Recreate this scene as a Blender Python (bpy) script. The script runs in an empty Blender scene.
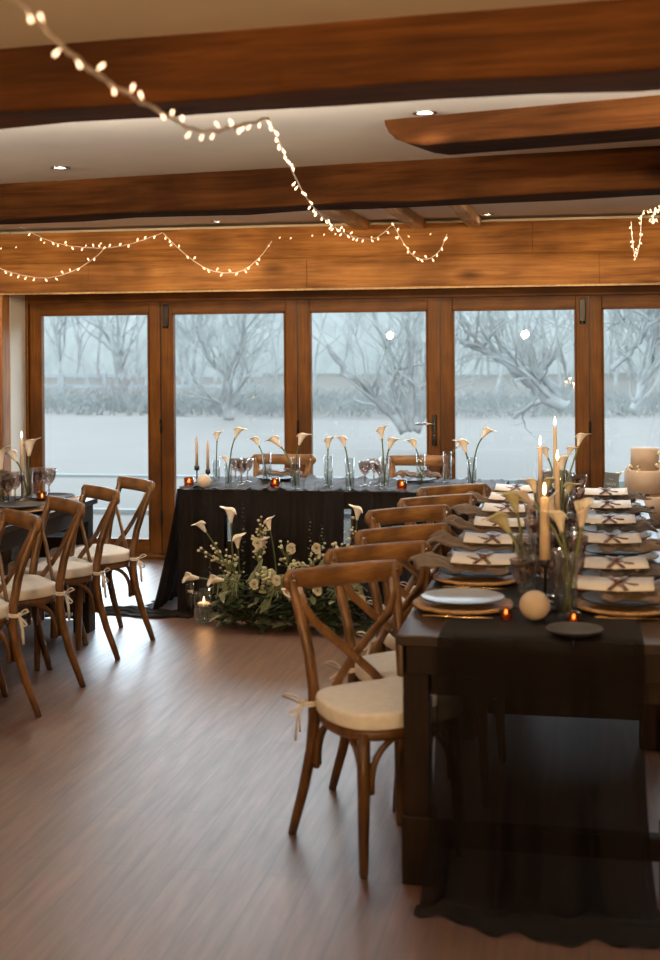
import bpy, math, random
from mathutils import Vector, Matrix, Quaternion
random.seed(7)
PI = math.pi
C = bpy.context.scene.collection
R = math.radians

# ---------------------------------------------------------------- camera geometry (used to measure positions on real planes)
F = 1300.0; CX, CY = 330.0, 345.0; CAMH = 1.635
PSI = math.atan(255 / 1300.0); ROLL = 0.0075
RV = Vector((math.cos(PSI), math.sin(PSI), 0)); FV = Vector((-math.sin(PSI), math.cos(PSI), 0)); ZV = Vector((0, 0, 1))
CAM = Vector((0, 0, CAMH))
def ray(px, py):
    u = px - CX; v = CY - py
    a = u * math.cos(ROLL) + v * math.sin(ROLL)
    b = -u * math.sin(ROLL) + v * math.cos(ROLL)
    return RV * a + ZV * b + FV * F
def onz(px, py, z):
    d = ray(px, py); return CAM + d * ((z - CAMH) / d.z)
def ony(px, py, y):
    d = ray(px, py); return CAM + d * (y / d.y)

# ---------------------------------------------------------------- materials
def newmat(name):
    m = bpy.data.materials.new(name); m.use_nodes = True
    nt = m.node_tree; nt.nodes.clear()
    out = nt.nodes.new('ShaderNodeOutputMaterial')
    return m, nt, out
def N(nt, t, **kw):
    n = nt.nodes.new(t)
    for k, v in kw.items():
        if k.startswith('i_'): n.inputs[k[2:].replace('_', ' ')].default_value = v
        else: setattr(n, k, v)
    return n
def ramp(nt, fac, stops):
    r = nt.nodes.new('ShaderNodeValToRGB')
    while len(r.color_ramp.elements) < len(stops): r.color_ramp.elements.new(0.5)
    for e, (p, c) in zip(r.color_ramp.elements, stops):
        e.position = p; e.color = (*c, 1)
    nt.links.new(fac, r.inputs[0]); return r
def plain(name, col, rough=0.6, metal=0, var=0.12, scale=12, bump=0.0, spec=0.5, sheen=0, sss=0):
    m, nt, out = newmat(name)
    p = N(nt, 'ShaderNodeBsdfPrincipled')
    p.inputs['Roughness'].default_value = rough; p.inputs['Metallic'].default_value = metal
    p.inputs['Specular IOR Level'].default_value = spec
    if sheen: p.inputs['Sheen Weight'].default_value = sheen
    if sss:
        p.inputs['Subsurface Weight'].default_value = sss; p.inputs['Subsurface Radius'].default_value = (.02, .012, .006)
    tc = N(nt, 'ShaderNodeTexCoord'); no = N(nt, 'ShaderNodeTexNoise'); no.inputs['Scale'].default_value = scale
    no.inputs['Detail'].default_value = 4
    nt.links.new(tc.outputs['Object'], no.inputs['Vector'])
    lo = tuple(c * (1 - var) for c in col); hi = tuple(min(1, c * (1 + var)) for c in col)
    r = ramp(nt, no.outputs['Fac'], [(.3, lo), (.7, hi)])
    nt.links.new(r.outputs[0], p.inputs['Base Color'])
    if bump:
        b = N(nt, 'ShaderNodeBump'); b.inputs['Strength'].default_value = bump; b.inputs['Distance'].default_value = .01
        nt.links.new(no.outputs['Fac'], b.inputs['Height']); nt.links.new(b.outputs[0], p.inputs['Normal'])
    nt.links.new(p.outputs[0], out.inputs[0]); return m
def wood(name, dark, mid, light, axis='x', scale=1.0, rough=.5, knots=True, bump=.25, stretch=14, spec=.5):
    m, nt, out = newmat(name)
    p = N(nt, 'ShaderNodeBsdfPrincipled'); p.inputs['Roughness'].default_value = rough; p.inputs['Specular IOR Level'].default_value = spec
    tc = N(nt, 'ShaderNodeTexCoord'); mp = N(nt, 'ShaderNodeMapping')
    s = [stretch * scale] * 3; s['xyz'.index(axis)] = 1.1 * scale
    mp.inputs['Scale'].default_value = s
    nt.links.new(tc.outputs['Object'], mp.inputs[0])
    n1 = N(nt, 'ShaderNodeTexNoise'); n1.inputs['Scale'].default_value = 1.2; n1.inputs['Detail'].default_value = 8
    n1.inputs['Roughness'].default_value = .65; n1.inputs['Distortion'].default_value = .8
    nt.links.new(mp.outputs[0], n1.inputs['Vector'])
    r = ramp(nt, n1.outputs['Fac'], [(.25, dark), (.5, mid), (.75, light)])
    # broad tone patches along the timber
    n2 = N(nt, 'ShaderNodeTexNoise'); n2.inputs['Scale'].default_value = 1.7 * scale; n2.inputs['Detail'].default_value = 3
    nt.links.new(tc.outputs['Object'], n2.inputs['Vector'])
    r2 = ramp(nt, n2.outputs['Fac'], [(.32, (.48, .43, .37)), (.62, (1.12, 1.1, 1.06))])
    mx = N(nt, 'ShaderNodeMix', data_type='RGBA', blend_type='MULTIPLY'); mx.inputs['Factor'].default_value = 1
    nt.links.new(r.outputs[0], mx.inputs[6]); nt.links.new(r2.outputs[0], mx.inputs[7])
    last = mx.outputs[2]
    mf_ = N(nt, 'ShaderNodeMapping'); s3 = [60 * scale] * 3; s3['xyz'.index(axis)] = 3 * scale
    mf_.inputs['Scale'].default_value = s3; nt.links.new(tc.outputs['Object'], mf_.inputs[0])
    n3 = N(nt, 'ShaderNodeTexNoise'); n3.inputs['Scale'].default_value = 1.0; n3.inputs['Detail'].default_value = 6; n3.inputs['Distortion'].default_value = .4
    nt.links.new(mf_.outputs[0], n3.inputs['Vector'])
    r3 = ramp(nt, n3.outputs['Fac'], [(.35, (.80, .77, .74)), (.6, (1.08, 1.08, 1.08))])
    m3 = N(nt, 'ShaderNodeMix', data_type='RGBA', blend_type='MULTIPLY'); m3.inputs['Factor'].default_value = 1
    nt.links.new(last, m3.inputs[6]); nt.links.new(r3.outputs[0], m3.inputs[7]); last = m3.outputs[2]
    if knots:
        mk = N(nt, 'ShaderNodeMapping'); s2 = [5.0 * scale] * 3; s2['xyz'.index(axis)] = 2.2 * scale
        mk.inputs['Scale'].default_value = s2; nt.links.new(tc.outputs['Object'], mk.inputs[0])
        vo = N(nt, 'ShaderNodeTexVoronoi'); vo.inputs['Scale'].default_value = .8; nt.links.new(mk.outputs[0], vo.inputs['Vector'])
        rk = ramp(nt, vo.outputs['Distance'], [(.06, (.2, .15, .12)), (.20, (1, 1, 1))])
        m2 = N(nt, 'ShaderNodeMix', data_type='RGBA', blend_type='MULTIPLY'); m2.inputs['Factor'].default_value = .85
        nt.links.new(last, m2.inputs[6]); nt.links.new(rk.outputs[0], m2.inputs[7]); last = m2.outputs[2]
    nt.links.new(last, p.inputs['Base Color'])
    b = N(nt, 'ShaderNodeBump'); b.inputs['Strength'].default_value = bump; b.inputs['Distance'].default_value = .004
    nt.links.new(n1.outputs['Fac'], b.inputs['Height']); nt.links.new(b.outputs[0], p.inputs['Normal'])
    nt.links.new(p.outputs[0], out.inputs[0]); return m
def emis(name, col, s):
    m, nt, out = newmat(name)
    e = N(nt, 'ShaderNodeEmission'); e.inputs[0].default_value = (*col, 1); e.inputs[1].default_value = s
    nt.links.new(e.outputs[0], out.inputs[0]); return m
def thin_glass(name, tint=(1, 1, 1), gl=.06, rough=.02, fres=1.45):
    m, nt, out = newmat(name)
    t = N(nt, 'ShaderNodeBsdfTransparent'); t.inputs[0].default_value = (*tint, 1)
    g = N(nt, 'ShaderNodeBsdfGlossy'); g.inputs['Roughness'].default_value = rough
    lw = N(nt, 'ShaderNodeLayerWeight'); lw.inputs[0].default_value = .5
    f = N(nt, 'ShaderNodeMath', operation='POWER'); f.inputs[1].default_value = 3.5; nt.links.new(lw.outputs['Facing'], f.inputs[0])
    mx = N(nt, 'ShaderNodeMixShader')
    ad = N(nt, 'ShaderNodeMath', operation='ADD'); ad.inputs[1].default_value = gl; ad.use_clamp = True
    nt.links.new(f.outputs[0], ad.inputs[0]); nt.links.new(ad.outputs[0], mx.inputs[0])
    nt.links.new(t.outputs[0], mx.inputs[1]); nt.links.new(g.outputs[0], mx.inputs[2])
    nt.links.new(mx.outputs[0], out.inputs[0]); return m
def sheer(name, col, alpha, rough=.8):
    m, nt, out = newmat(name)
    t = N(nt, 'ShaderNodeBsdfTransparent')
    p = N(nt, 'ShaderNodeBsdfPrincipled'); p.inputs['Roughness'].default_value = rough; p.inputs['Specular IOR Level'].default_value = .16
    tc = N(nt, 'ShaderNodeTexCoord'); no = N(nt, 'ShaderNodeTexNoise'); no.inputs['Scale'].default_value = 30
    nt.links.new(tc.outputs['Object'], no.inputs['Vector'])
    r = ramp(nt, no.outputs['Fac'], [(.3, tuple(c * .8 for c in col)), (.7, tuple(c * 1.2 for c in col))])
    nt.links.new(r.outputs[0], p.inputs['Base Color'])
    mx = N(nt, 'ShaderNodeMixShader'); mx.inputs[0].default_value = alpha
    nt.links.new(t.outputs[0], mx.inputs[1]); nt.links.new(p.outputs[0], mx.inputs[2])
    nt.links.new(mx.outputs[0], out.inputs[0]); return m

M = {}
M['beam'] = wood('oak_beam', (.07, .025, .006), (.16, .062, .015), (.24, .105, .03), 'x', .9, .8, spec=.12)
M['lintel'] = wood('oak_lintel', (.15, .058, .014), (.32, .145, .042), (.45, .225, .075), 'x', .9, .7, spec=.2)
M['beamdark'] = wood('dark_oak_beam', (.036, .012, .0025), (.082, .029, .006), (.13, .052, .013), 'x', .9, .75, spec=.18)  # darker copy of the beam oak
M['beamblack'] = wood('darkest_oak_beam', (.018, .006, .0012), (.045, .0155, .0035), (.075, .028, .007), 'x', .9, .85, spec=.06)  # darkest copy of the beam oak
M['post'] = wood('oak_post', (.16, .06, .015), (.36, .15, .04), (.5, .24, .08), 'z', 1, .55)
M['frame'] = wood('door_oak', (.085, .030, .0035), (.13, .048, .006), (.17, .065, .009), 'z', 1.5, .5, knots=False, bump=.1, spec=.2)
M['frameh'] = wood('door_oak_rail', (.085, .030, .0035), (.13, .048, .006), (.17, .065, .009), 'x', 1.5, .5, knots=False, bump=.1, spec=.2)
M['joist'] = wood('joist_oak', (.4, .24, .1), (.58, .37, .18), (.7, .47, .25), 'y', 1, .6, knots=False)
M['chair'] = wood('chair_elm', (.075, .034, .010), (.155, .073, .023), (.24, .125, .043), 'z', 4, .35, knots=False, bump=.15, stretch=6)
M['chairr'] = wood('chair_elm_rail', (.10, .046, .014), (.21, .103, .032), (.31, .165, .056), 'x', 4, .35, knots=False, bump=.15, stretch=6)
M['table'] = wood('dark_table_wood', (.013, .006, .003), (.027, .012, .006), (.048, .022, .010), 'y', 2, .35, knots=False)
M['tablex'] = wood('dark_table_wood_rail', (.010, .0043, .002), (.020, .009, .004), (.036, .016, .007), 'z', 2, .6, knots=False, spec=.25)
M['plaster'] = plain('plaster', (.62, .56, .48), .9, var=.04, scale=3, bump=.05)
M['ceil'] = plain('ceiling_plaster', (.76, .72, .65), .9, var=.05, scale=2, bump=.05)
M['cream'] = plain('cream_canvas', (.86, .84, .80), .9, var=.05, scale=40, bump=.08)
M['iron'] = plain('black_iron', (.012, .011, .01), .35, .6)
M['black'] = plain('black_metal', (.01, .01, .011), .4)
M['chrome'] = plain('steel', (.6, .6, .6), .2, 1)
M['gold'] = plain('brushed_gold', (.65, .38, .14), .25, 1, var=.05)
M['rattan'] = plain('rattan', (.42, .25, .11), .5, var=.4, scale=60, bump=.5)
M['plate'] = plain('dark_glazed_stoneware', (.014, .012, .012), .55, var=.2)
M['reflplate'] = plain('painted_plate_reflection', (.34, .40, .48), .2, var=.05)  # window reflection on a dark plate, put into the colour
M['napkin'] = plain('taupe_linen', (.105, .07, .048), .85, var=.15, scale=80, sheen=.2)
M['napkind'] = plain('dark_linen', (.035, .026, .022), .85, var=.15, scale=80, sheen=.2)
M['card'] = plain('white_card', (.82, .80, .79), .8, var=.02)
M['ribbon'] = plain('brown_ribbon', (.11, .05, .028), .4, var=.1)
M['wax'] = plain('ivory_wax', (.72, .58, .42), .5, var=.03, sss=.2)
M['waxball'] = plain('blush_wax', (.62, .52, .43), .6, var=.04, sss=.2)
M['waxtan'] = plain('beige_wax', (.46, .33, .25), .5, var=.03)
M['calla'] = plain('calla_white', (.86, .81, .72), .5, var=.05, scale=30, sss=.15)
M['callag'] = plain('calla_green_cream', (.45, .44, .28), .5, var=.15, scale=30)
M['spadix'] = plain('spadix', (.6, .42, .08), .7)
M['stem'] = plain('stem_green', (.07, .10, .03), .5, var=.2)
M['stemp'] = plain('stem_pale_green', (.17, .2, .075), .5, var=.2)
M['leaf'] = plain('leaf_green', (.045, .068, .028), .5, var=.4, scale=9)
M['leafp'] = plain('leaf_sage', (.20, .23, .13), .6, var=.3, scale=9)
M['petal'] = plain('petal_cream', (.62, .57, .42), .7, var=.15, scale=50)
M['hydra'] = plain('petal_green_cream', (.42, .42, .26), .7, var=.25, scale=50)
M['flame'] = emis('flame', (1, .62, .28), 14)
M['bulb'] = emis('warm_bulb', (1, .62, .36), 5)
M['addglow'] = emis('added_batten_diffuser', (1, .75, .45), 1.2)  # glowing tube of the added battens
M['lamp'] = emis('downlight_lens', (1, .9, .8), 12)
M['wire'] = plain('clear_wire', (.85, .80, .75), .4)
M['wirec'] = plain('copper_wire', (.3, .17, .08), .4, .5)
M['pane'] = thin_glass('door_glass', (.985, .99, .99), .03, 0)
M['clear'] = thin_glass('clear_glass', (.97, .985, .985), .08)
M['smoky'] = thin_glass('smoky_glass', (.80, .72, .69), .15)
M['amber'] = thin_glass('amber_glass', (.85, .40, .16), .12)
M['water'] = thin_glass('water', (.94, .95, .92), .04)
M['sheer'] = sheer('black_sheer', (.0055, .0033, .0023), .992)
M['sheerr'] = sheer('black_sheer_runner', (.0055, .0033, .0023), .94)
M['sheerb'] = sheer('black_sheer_single_layer', (.010, .006, .0045), .62)
M['sheert'] = sheer('grey_gauze', (.045, .041, .042), .98, .75)
M['whitecloth'] = plain('white_cloth', (.6, .62, .62), .9, var=.04)
M['icing'] = plain('blush_icing', (.45, .35, .28), .7, var=.08, scale=14)
M['slate'] = plain('slate_card', (.13, .17, .20), .7)
M['ink'] = plain('white_ink', (.7, .7, .7), .8)
M['snow'] = plain('snow', (.102, .086, .070), .9, var=.06, scale=.6, bump=.3)
M['bark'] = plain('hazy_bark', (.15, .147, .138), .9, var=.3, scale=6)  # pale tone stands in for haze over the trees
M['barkd'] = plain('wet_bark', (.20, .20, .19), .9, var=.3, scale=6)
M['twig'] = plain('hazy_twigs', (.20, .203, .19), .9, var=.3, scale=2)  # haze over the twigs is put into this colour
M['snowbark'] = plain('snowy_bark', (.19, .195, .19), .9, var=.25, scale=4)
M['reed'] = plain('frosted_reeds', (.135, .14, .13), .9, var=.3, scale=.7)
M['redtwig'] = plain('red_twigs', (.155, .13, .125), .9, var=.2, scale=2)
M['fence'] = plain('weathered_fence', (.19, .195, .19), .9, var=.1)
M['leather'] = plain('black_leather', (.01, .01, .012), .35)

def floor_mat():
    m, nt, out = newmat('oak_plank_floor')
    p = N(nt, 'ShaderNodeBsdfPrincipled')
    tc = N(nt, 'ShaderNodeTexCoord'); mp = N(nt, 'ShaderNodeMapping')
    mp.inputs['Rotation'].default_value = (0, 0, R(90)); nt.links.new(tc.outputs['Object'], mp.inputs[0])
    br = N(nt, 'ShaderNodeTexBrick'); br.inputs['Scale'].default_value = 1; br.offset = .37
    br.inputs['Brick Width'].default_value = 1.3; br.inputs['Row Height'].default_value = .14; br.inputs['Mortar Size'].default_value = .0025
    br.inputs['Color1'].default_value = (.165, .074, .038, 1); br.inputs['Color2'].default_value = (.13, .056, .028, 1)
    br.inputs['Mortar'].default_value = (.05, .025, .015, 1)
    nt.links.new(mp.outputs[0], br.inputs['Vector'])
    mg = N(nt, 'ShaderNodeMapping'); mg.inputs['Scale'].default_value = (22, 1.6, 1); nt.links.new(tc.outputs['Object'], mg.inputs[0])
    no = N(nt, 'ShaderNodeTexNoise'); no.inputs['Scale'].default_value = 1.6; no.inputs['Detail'].default_value = 8; no.inputs['Roughness'].default_value = .65
    nt.links.new(mg.outputs[0], no.inputs['Vector'])
    r = ramp(nt, no.outputs['Fac'], [(.3, (.42, .38, .36)), (.68, (1.5, 1.45, 1.4))])
    mx = N(nt, 'ShaderNodeMix', data_type='RGBA', blend_type='MULTIPLY'); mx.inputs['Factor'].default_value = 1
    nt.links.new(br.outputs['Color'], mx.inputs[6]); nt.links.new(r.outputs[0], mx.inputs[7])
    nt.links.new(mx.outputs[2], p.inputs['Base Color'])
    rr = N(nt, 'ShaderNodeMapRange'); rr.inputs[3].default_value = .56; rr.inputs[4].default_value = .30
    nt.links.new(no.outputs['Fac'], rr.inputs[0]); nt.links.new(rr.outputs[0], p.inputs['Roughness'])
    p.inputs['IOR'].default_value = 2.9
    b = N(nt, 'ShaderNodeBump'); b.inputs['Strength'].default_value = .35; b.inputs['Distance'].default_value = .003
    nt.links.new(no.outputs['Fac'], b.inputs['Height']); nt.links.new(b.outputs[0], p.inputs['Normal'])
    nt.links.new(p.outputs[0], out.inputs[0]); return m
M['floor'] = floor_mat()
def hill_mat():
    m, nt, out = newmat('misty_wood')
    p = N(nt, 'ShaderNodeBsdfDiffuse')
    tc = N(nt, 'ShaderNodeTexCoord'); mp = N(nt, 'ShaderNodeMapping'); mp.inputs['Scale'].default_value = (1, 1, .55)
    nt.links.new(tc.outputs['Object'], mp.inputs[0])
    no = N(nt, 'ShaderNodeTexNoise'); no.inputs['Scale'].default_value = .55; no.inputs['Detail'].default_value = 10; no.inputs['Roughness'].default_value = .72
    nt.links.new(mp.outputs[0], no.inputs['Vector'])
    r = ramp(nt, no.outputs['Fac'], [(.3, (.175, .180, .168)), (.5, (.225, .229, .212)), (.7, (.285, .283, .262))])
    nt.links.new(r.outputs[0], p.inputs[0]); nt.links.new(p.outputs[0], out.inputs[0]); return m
M['hill'] = hill_mat()

# ---------------------------------------------------------------- mesh builder
class MB:
    def __init__(s): s.v = []; s.f = []; s.sm = []
    def add(s, vs, fs, smooth=False):
        o = len(s.v); s.v += [tuple(v) for v in vs]; s.f += [tuple(i + o for i in f) for f in fs]; s.sm += [smooth] * len(fs)
        return s
    def box(s, c, d, rz=0, rx=0, ry=0):
        m = Matrix.Translation(c) @ Matrix.Rotation(rz, 4, 'Z') @ Matrix.Rotation(rx, 4, 'X') @ Matrix.Rotation(ry, 4, 'Y')
        vs = [m @ Vector((x * d[0] / 2, y * d[1] / 2, z * d[2] / 2)) for x in (-1, 1) for y in (-1, 1) for z in (-1, 1)]
        return s.add(vs, [(0, 1, 3, 2), (4, 6, 7, 5), (0, 4, 5, 1), (2, 3, 7, 6), (0, 2, 6, 4), (1, 5, 7, 3)])
    def tube(s, pts, rad, n=8, cap=True, flat=None):
        pts = [Vector(p) for p in pts]; k = len(pts)
        if not isinstance(rad, (list, tuple)): rad = [rad] * k
        vs = []; ref = None
        for i, p in enumerate(pts):
            t = (pts[min(i + 1, k - 1)] - pts[max(i - 1, 0)])
            t = t.normalized() if t.length > 1e-9 else Vector((0, 0, 1))
            if ref is None:
                ref = Vector(flat) if flat else (Vector((0, 0, 1)) if abs(t.z) < .9 else Vector((1, 0, 0)))
            a = t.cross(ref)
            a = a.normalized() if a.length > 1e-6 else t.orthogonal().normalized()
            b = a.cross(t).normalized()
            if not flat: ref = b
            ra, rb = rad[i] if isinstance(rad[i], (list, tuple)) else (rad[i], rad[i])
            for j in range(n):
                q = 2 * PI * (j + .5) / n
                cq, sq = math.cos(q), math.sin(q)
                vs.append(p + a * cq * ra + b * sq * rb)
        fs = [(i * n + j, i * n + (j + 1) % n, (i + 1) * n + (j + 1) % n, (i + 1) * n + j) for i in range(k - 1) for j in range(n)]
        if cap: fs += [tuple(range(n))[::-1], tuple((k - 1) * n + j for j in range(n))]
        return s.add(vs, fs, n > 4)
    def lathe(s, prof, c=(0, 0, 0), n=20, capb=True, capt=False):
        vs = [(c[0] + r * math.cos(2 * PI * j / n), c[1] + r * math.sin(2 * PI * j / n), c[2] + z) for r, z in prof for j in range(n)]
        k = len(prof)
        fs = [(i * n + j, i * n + (j + 1) % n, (i + 1) * n + (j + 1) % n, (i + 1) * n + j) for i in range(k - 1) for j in range(n)]
        if capb: fs.append(tuple(range(n))[::-1])
        if capt: fs.append(tuple((k - 1) * n + j for j in range(n)))
        return s.add(vs, fs, True)
    def ball(s, c, r, n=10, sc=(1, 1, 1)):
        k = max(4, n // 2); prof = []
        vs = []; 
        for i in range(k + 1):
            a = -PI / 2 + PI * i / k
            rr = max(1e-4, math.cos(a)) * r
            for j in range(n):
                q = 2 * PI * j / n
                vs.append((c[0] + rr * math.cos(q) * sc[0], c[1] + rr * math.sin(q) * sc[1], c[2] + r * math.sin(a) * sc[2]))
        fs = [(i * n + j, i * n + (j + 1) % n, (i + 1) * n + (j + 1) % n, (i + 1) * n + j) for i in range(k) for j in range(n)]
        return s.add(vs, fs, True)
    def grid(s, fn, nu, nv, smooth=True):
        vs = [fn(i / nu, j / nv) for i in range(nu + 1) for j in range(nv + 1)]
        fs = [(i * (nv + 1) + j, (i + 1) * (nv + 1) + j, (i + 1) * (nv + 1) + j + 1, i * (nv + 1) + j + 1) for i in range(nu) for j in range(nv)]
        return s.add(vs, fs, smooth)
    def mesh(s, name):
        me = bpy.data.meshes.new(name); me.from_pydata(s.v, [], s.f); me.update()
        me.polygons.foreach_set('use_smooth', s.sm)
        return me
    def build(s, name, mat, parent=None, loc=(0, 0, 0), rz=0, bevel=0, solid=0, sub=0):
        o = bpy.data.objects.new(name, s.mesh(name)); C.objects.link(o)
        o.data.materials.append(M[mat]); o.parent = parent; o.location = loc; o.rotation_euler = (0, 0, rz)
        if solid: md = o.modifiers.new('solid', 'SOLIDIFY'); md.thickness = solid; md.offset = 0
        if bevel: md = o.modifiers.new('bevel', 'BEVEL'); md.width = bevel; md.segments = 2; md.limit_method = 'ANGLE'
        if sub: md = o.modifiers.new('sub', 'SUBSURF'); md.levels = sub; md.render_levels = sub
        return o
def tag(o, label=None, cat=None, group=None, kind=None):
    if label: o['label'] = label
    if cat: o['category'] = cat
    if group: o['group'] = group
    if kind: o['kind'] = kind
    return o
def empty(name, loc=(0, 0, 0), rz=0):
    o = bpy.data.objects.new(name, None); C.objects.link(o); o.location = loc; o.rotation_euler = (0, 0, rz); o.empty_display_size = .1
    return o
def copy_tree(o, parent=None):
    c = o.copy(); C.objects.link(c); c.parent = parent
    for ch in list(o.children): copy_tree(ch, c)
    return c
def struct(o, label=None): o['kind'] = 'structure'; tag(o, label); return o
ORD = ['nearest', 'second', 'third', 'fourth', 'fifth', 'sixth', 'farthest']
def bez(p0, p1, p2, n=8):
    p0, p1, p2 = Vector(p0), Vector(p1), Vector(p2)
    return [p0 * (1 - t) ** 2 + p1 * 2 * t * (1 - t) + p2 * t * t for t in [i / n for i in range(n + 1)]]

# ---------------------------------------------------------------- room shell
WY = 9.60      # door plane
IN = 9.24      # inner face of the window wall
CZ = 2.52      # ceiling height
XL, XR, YB = -6.2, 4.2, -3.5
struct(MB().box(((XL + XR) / 2, (YB + 9.9) / 2, -.05), (XR - XL, 9.9 - YB, .1)).build('floor', 'floor'))
struct(MB().box(((XL + XR) / 2, (YB + 9.9) / 2, CZ + .05), (XR - XL, 9.9 - YB, .1)).build('ceiling', 'ceil'))
struct(MB().box((XL - .05, (YB + 9.9) / 2, 1.26), (.1, 9.9 - YB, 2.52)).build('wall_left', 'plaster'))
struct(MB().box((XR + .05, (YB + 9.9) / 2, 1.26), (.1, 9.9 - YB, 2.52)).build('wall_right', 'plaster'))
struct(MB().box(((XL + XR) / 2, YB - .05, 1.26), (XR - XL, .1, 2.52)).build('wall_front', 'plaster'))
DX0 = -4.285; LW = 1.0785; NL = 6
DX1 = DX0 + LW * NL + .0
wb = MB()
wb.box(((XL + DX0 - .025) / 2, (IN + .04 + 9.9) / 2, 1.26), (DX0 - .025 - XL, 9.9 - IN - .04, 2.52))
wb.box(((XR + DX1 + .05) / 2, (IN + .04 + 9.9) / 2, 1.26), (XR - DX1 - .05, 9.9 - IN - .04, 2.52))
wb.box(((DX0 + DX1) / 2, (IN + .06 + 9.9) / 2, (2.06 + CZ) / 2), (DX1 - DX0 + .1, 9.9 - IN - .06, CZ - 2.06))
struct(wb.build('wall_back', 'plaster'))
# oak post left of the doors and the lintel beam over them
lp = empty('timber_post', (0, 0, 0)); struct(lp)
MB().box((DX0 - .025 - .15, IN - .03, 1.02), (.3, .14, 2.04)).build('post', 'post', lp, bevel=.012)
lb = MB()
for z0_, z1_, cuts in ((0, .215, (-5.4, -3.6, -1.95, .1, 3.6)), (.2165, .44, (-5.4, -2.9, -.35, .62, 3.6))):
    for a_, b_ in zip(cuts[:-1], cuts[1:]): lb.box(((a_ + b_) / 2, random.uniform(-.002, .002), (z0_ + z1_) / 2 - .22), (b_ - a_ - .0015, .22, z1_ - z0_))
lint = lb.build('lintel_beam', 'lintel', None, (0, IN - .03, 2.045 + .22), bevel=.002); struct(lint)
lint2 = MB().box((0, 0, 0), (9.0, .03, .016)).build('lintel_lit_edge', 'joist', None, (-.9, IN - .10, 2.037)); struct(lint2)  # pale strip painting the lit lower edge of the lintel

# outer door frame + leaves
def leaf(n, x0, handle=None, bolt=None, side=1):
    d = empty('door_%d' % n, (x0 + LW / 2, WY, 0)); struct(d)
    st = .092; zb, zt = .035, 1.985
    f = MB()
    h = LW / 2 - .001
    f.box((-h + st / 2, 0, (zb + zt) / 2), (st, .06, zt - zb)); f.box((h - st / 2, 0, (zb + zt) / 2), (st, .06, zt - zb))
    f.build('frame', 'frame', d, bevel=.006)
    g = MB(); g.box((0, 0, zt - .048), (2 * h - 2 * st, .056, .096)); g.box((0, 0, zb + .05), (2 * h - 2 * st, .056, .10))
    g.build('rail', 'frameh', d, bevel=.004)
    MB().box((0, .0, (zb + zt) / 2), (2 * h - 2 * st + .01, .012, zt - zb - .18)).build('glass', 'pane', d)
    bd = MB()
    for sx in (-1, 1): bd.box((sx * (h - st - .006), -.01, (zb + zt) / 2), (.012, .05, zt - zb - .19))
    bd.box((0, -.01, zt - .102), (2 * h - 2 * st, .05, .012)); bd.box((0, -.01, zb + .106), (2 * h - 2 * st, .05, .012))
    bd.build('glazing_bead', 'black' if False else 'frame', d)
    if handle:
        hx = h - st / 2
        hd = MB().box((hx, -.036, 1.0), (.036, .012, .23)).build('handle', 'iron', d, bevel=.004)
        MB().tube([(hx, -.04, 1.05), (hx, -.075, 1.05), (hx - .02, -.082, 1.05), (hx - .13, -.08, 1.048)], .009, 8).build('lever', 'chrome', hd)
        MB().lathe([(.009, 0), (.009, .006)], (0, 0, 0), 12, capt=True).build('lock_cylinder', 'chrome', hd, (hx, -.046, .96))
    for sx in (bolt or []):
        xx = sx * (h - .045 if abs(sx) == 1 else 0)
        b = MB().box((xx, -.04, 1.87), (.042, .02, .17)); b.lathe([(.021, -.01), (.021, .01)], (xx, -.04, 1.785), 14, capt=True)
        b.build('flush_bolt', 'iron', d, bevel=.004)
    if side:
        for z in (.32, 1.02):
            hg = MB(); hg.tube([(side * (h + .002), -.038, z - .05), (side * (h + .002), -.038, z + .05)], .010, 8)
            hg.build('hinge', 'iron', d)
    return d
fr = empty('door_frame', (0, 0, 0)); struct(fr)
ff = MB(); ff.box((DX0 - .012, WY, 1.03), (.024, .11, 2.06)); ff.box((DX1 + .03, WY, 1.03), (.075, .11, 2.06)); ff.build('jamb', 'frame', fr, bevel=.006)
ff = MB(); ff.box(((DX0 + DX1) / 2, WY, 2.022), (DX1 - DX0, .11, .087)); ff.build('head', 'frameh', fr, bevel=.006)
ff = MB(); ff.box(((DX0 + DX1) / 2, WY, .015), (DX1 - DX0, .14, .03)); ff.build('threshold', 'frameh', fr, bevel=.006)
ff = MB()
for i in range(1, NL): ff.box((DX0 + LW * i, WY - .026, 1.0), (.008, .012, 1.96)); ff.box((DX0 + LW * i, WY + .036, 1.0), (.05, .01, 1.97))
ff.build('seal', 'iron', fr)
specs = [dict(side=1), dict(bolt=[-1], side=1), dict(handle=1, side=0), dict(bolt=[1], side=1), dict(side=1), dict(side=0)]
for i, sp in enumerate(specs): leaf(i + 1, DX0 + LW * i, **sp)

# ceiling beams
def beam(name, a, b, dep, z0, z1, mat, label):
    a = Vector(a); b = Vector(b); d = b - a; L = d.length; ang = math.atan2(d.y, d.x)
    random.seed(int(L * 100))
    # rustic timber: bevelled prism with slightly wavering edges
    n = 28
    def fn_ring(t):
        w = [random.uniform(-.008, .008) for _ in range(4)]
        x = -L / 2 + L * t
        return [(x, -dep / 2 + w[0], (z0 - z1) / 2 + w[1]), (x, dep / 2 + w[2], (z0 - z1) / 2 + w[3]), (x, dep / 2, (z1 - z0) / 2), (x, -dep / 2 + w[0], (z1 - z0) / 2)]
    vs = []; fs = []
    for i in range(n + 1): vs += fn_ring(i / n)
    for i in range(n):
        for j in range(4): fs.append((i * 4 + j, (i + 1) * 4 + j, (i + 1) * 4 + (j + 1) % 4, i * 4 + (j + 1) % 4))
    fs += [(0, 1, 2, 3), (n * 4 + 3, n * 4 + 2, n * 4 + 1, n * 4)]
    m = MB(); m.add(vs, fs, False)
    c = (a + b) / 2 + Vector((-math.sin(ang), math.cos(ang), 0)) * dep / 2
    o = m.build(name, mat, None, (c.x, c.y, (z0 + z1) / 2), ang, bevel=.012)
    struct(o, label); return o
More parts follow.
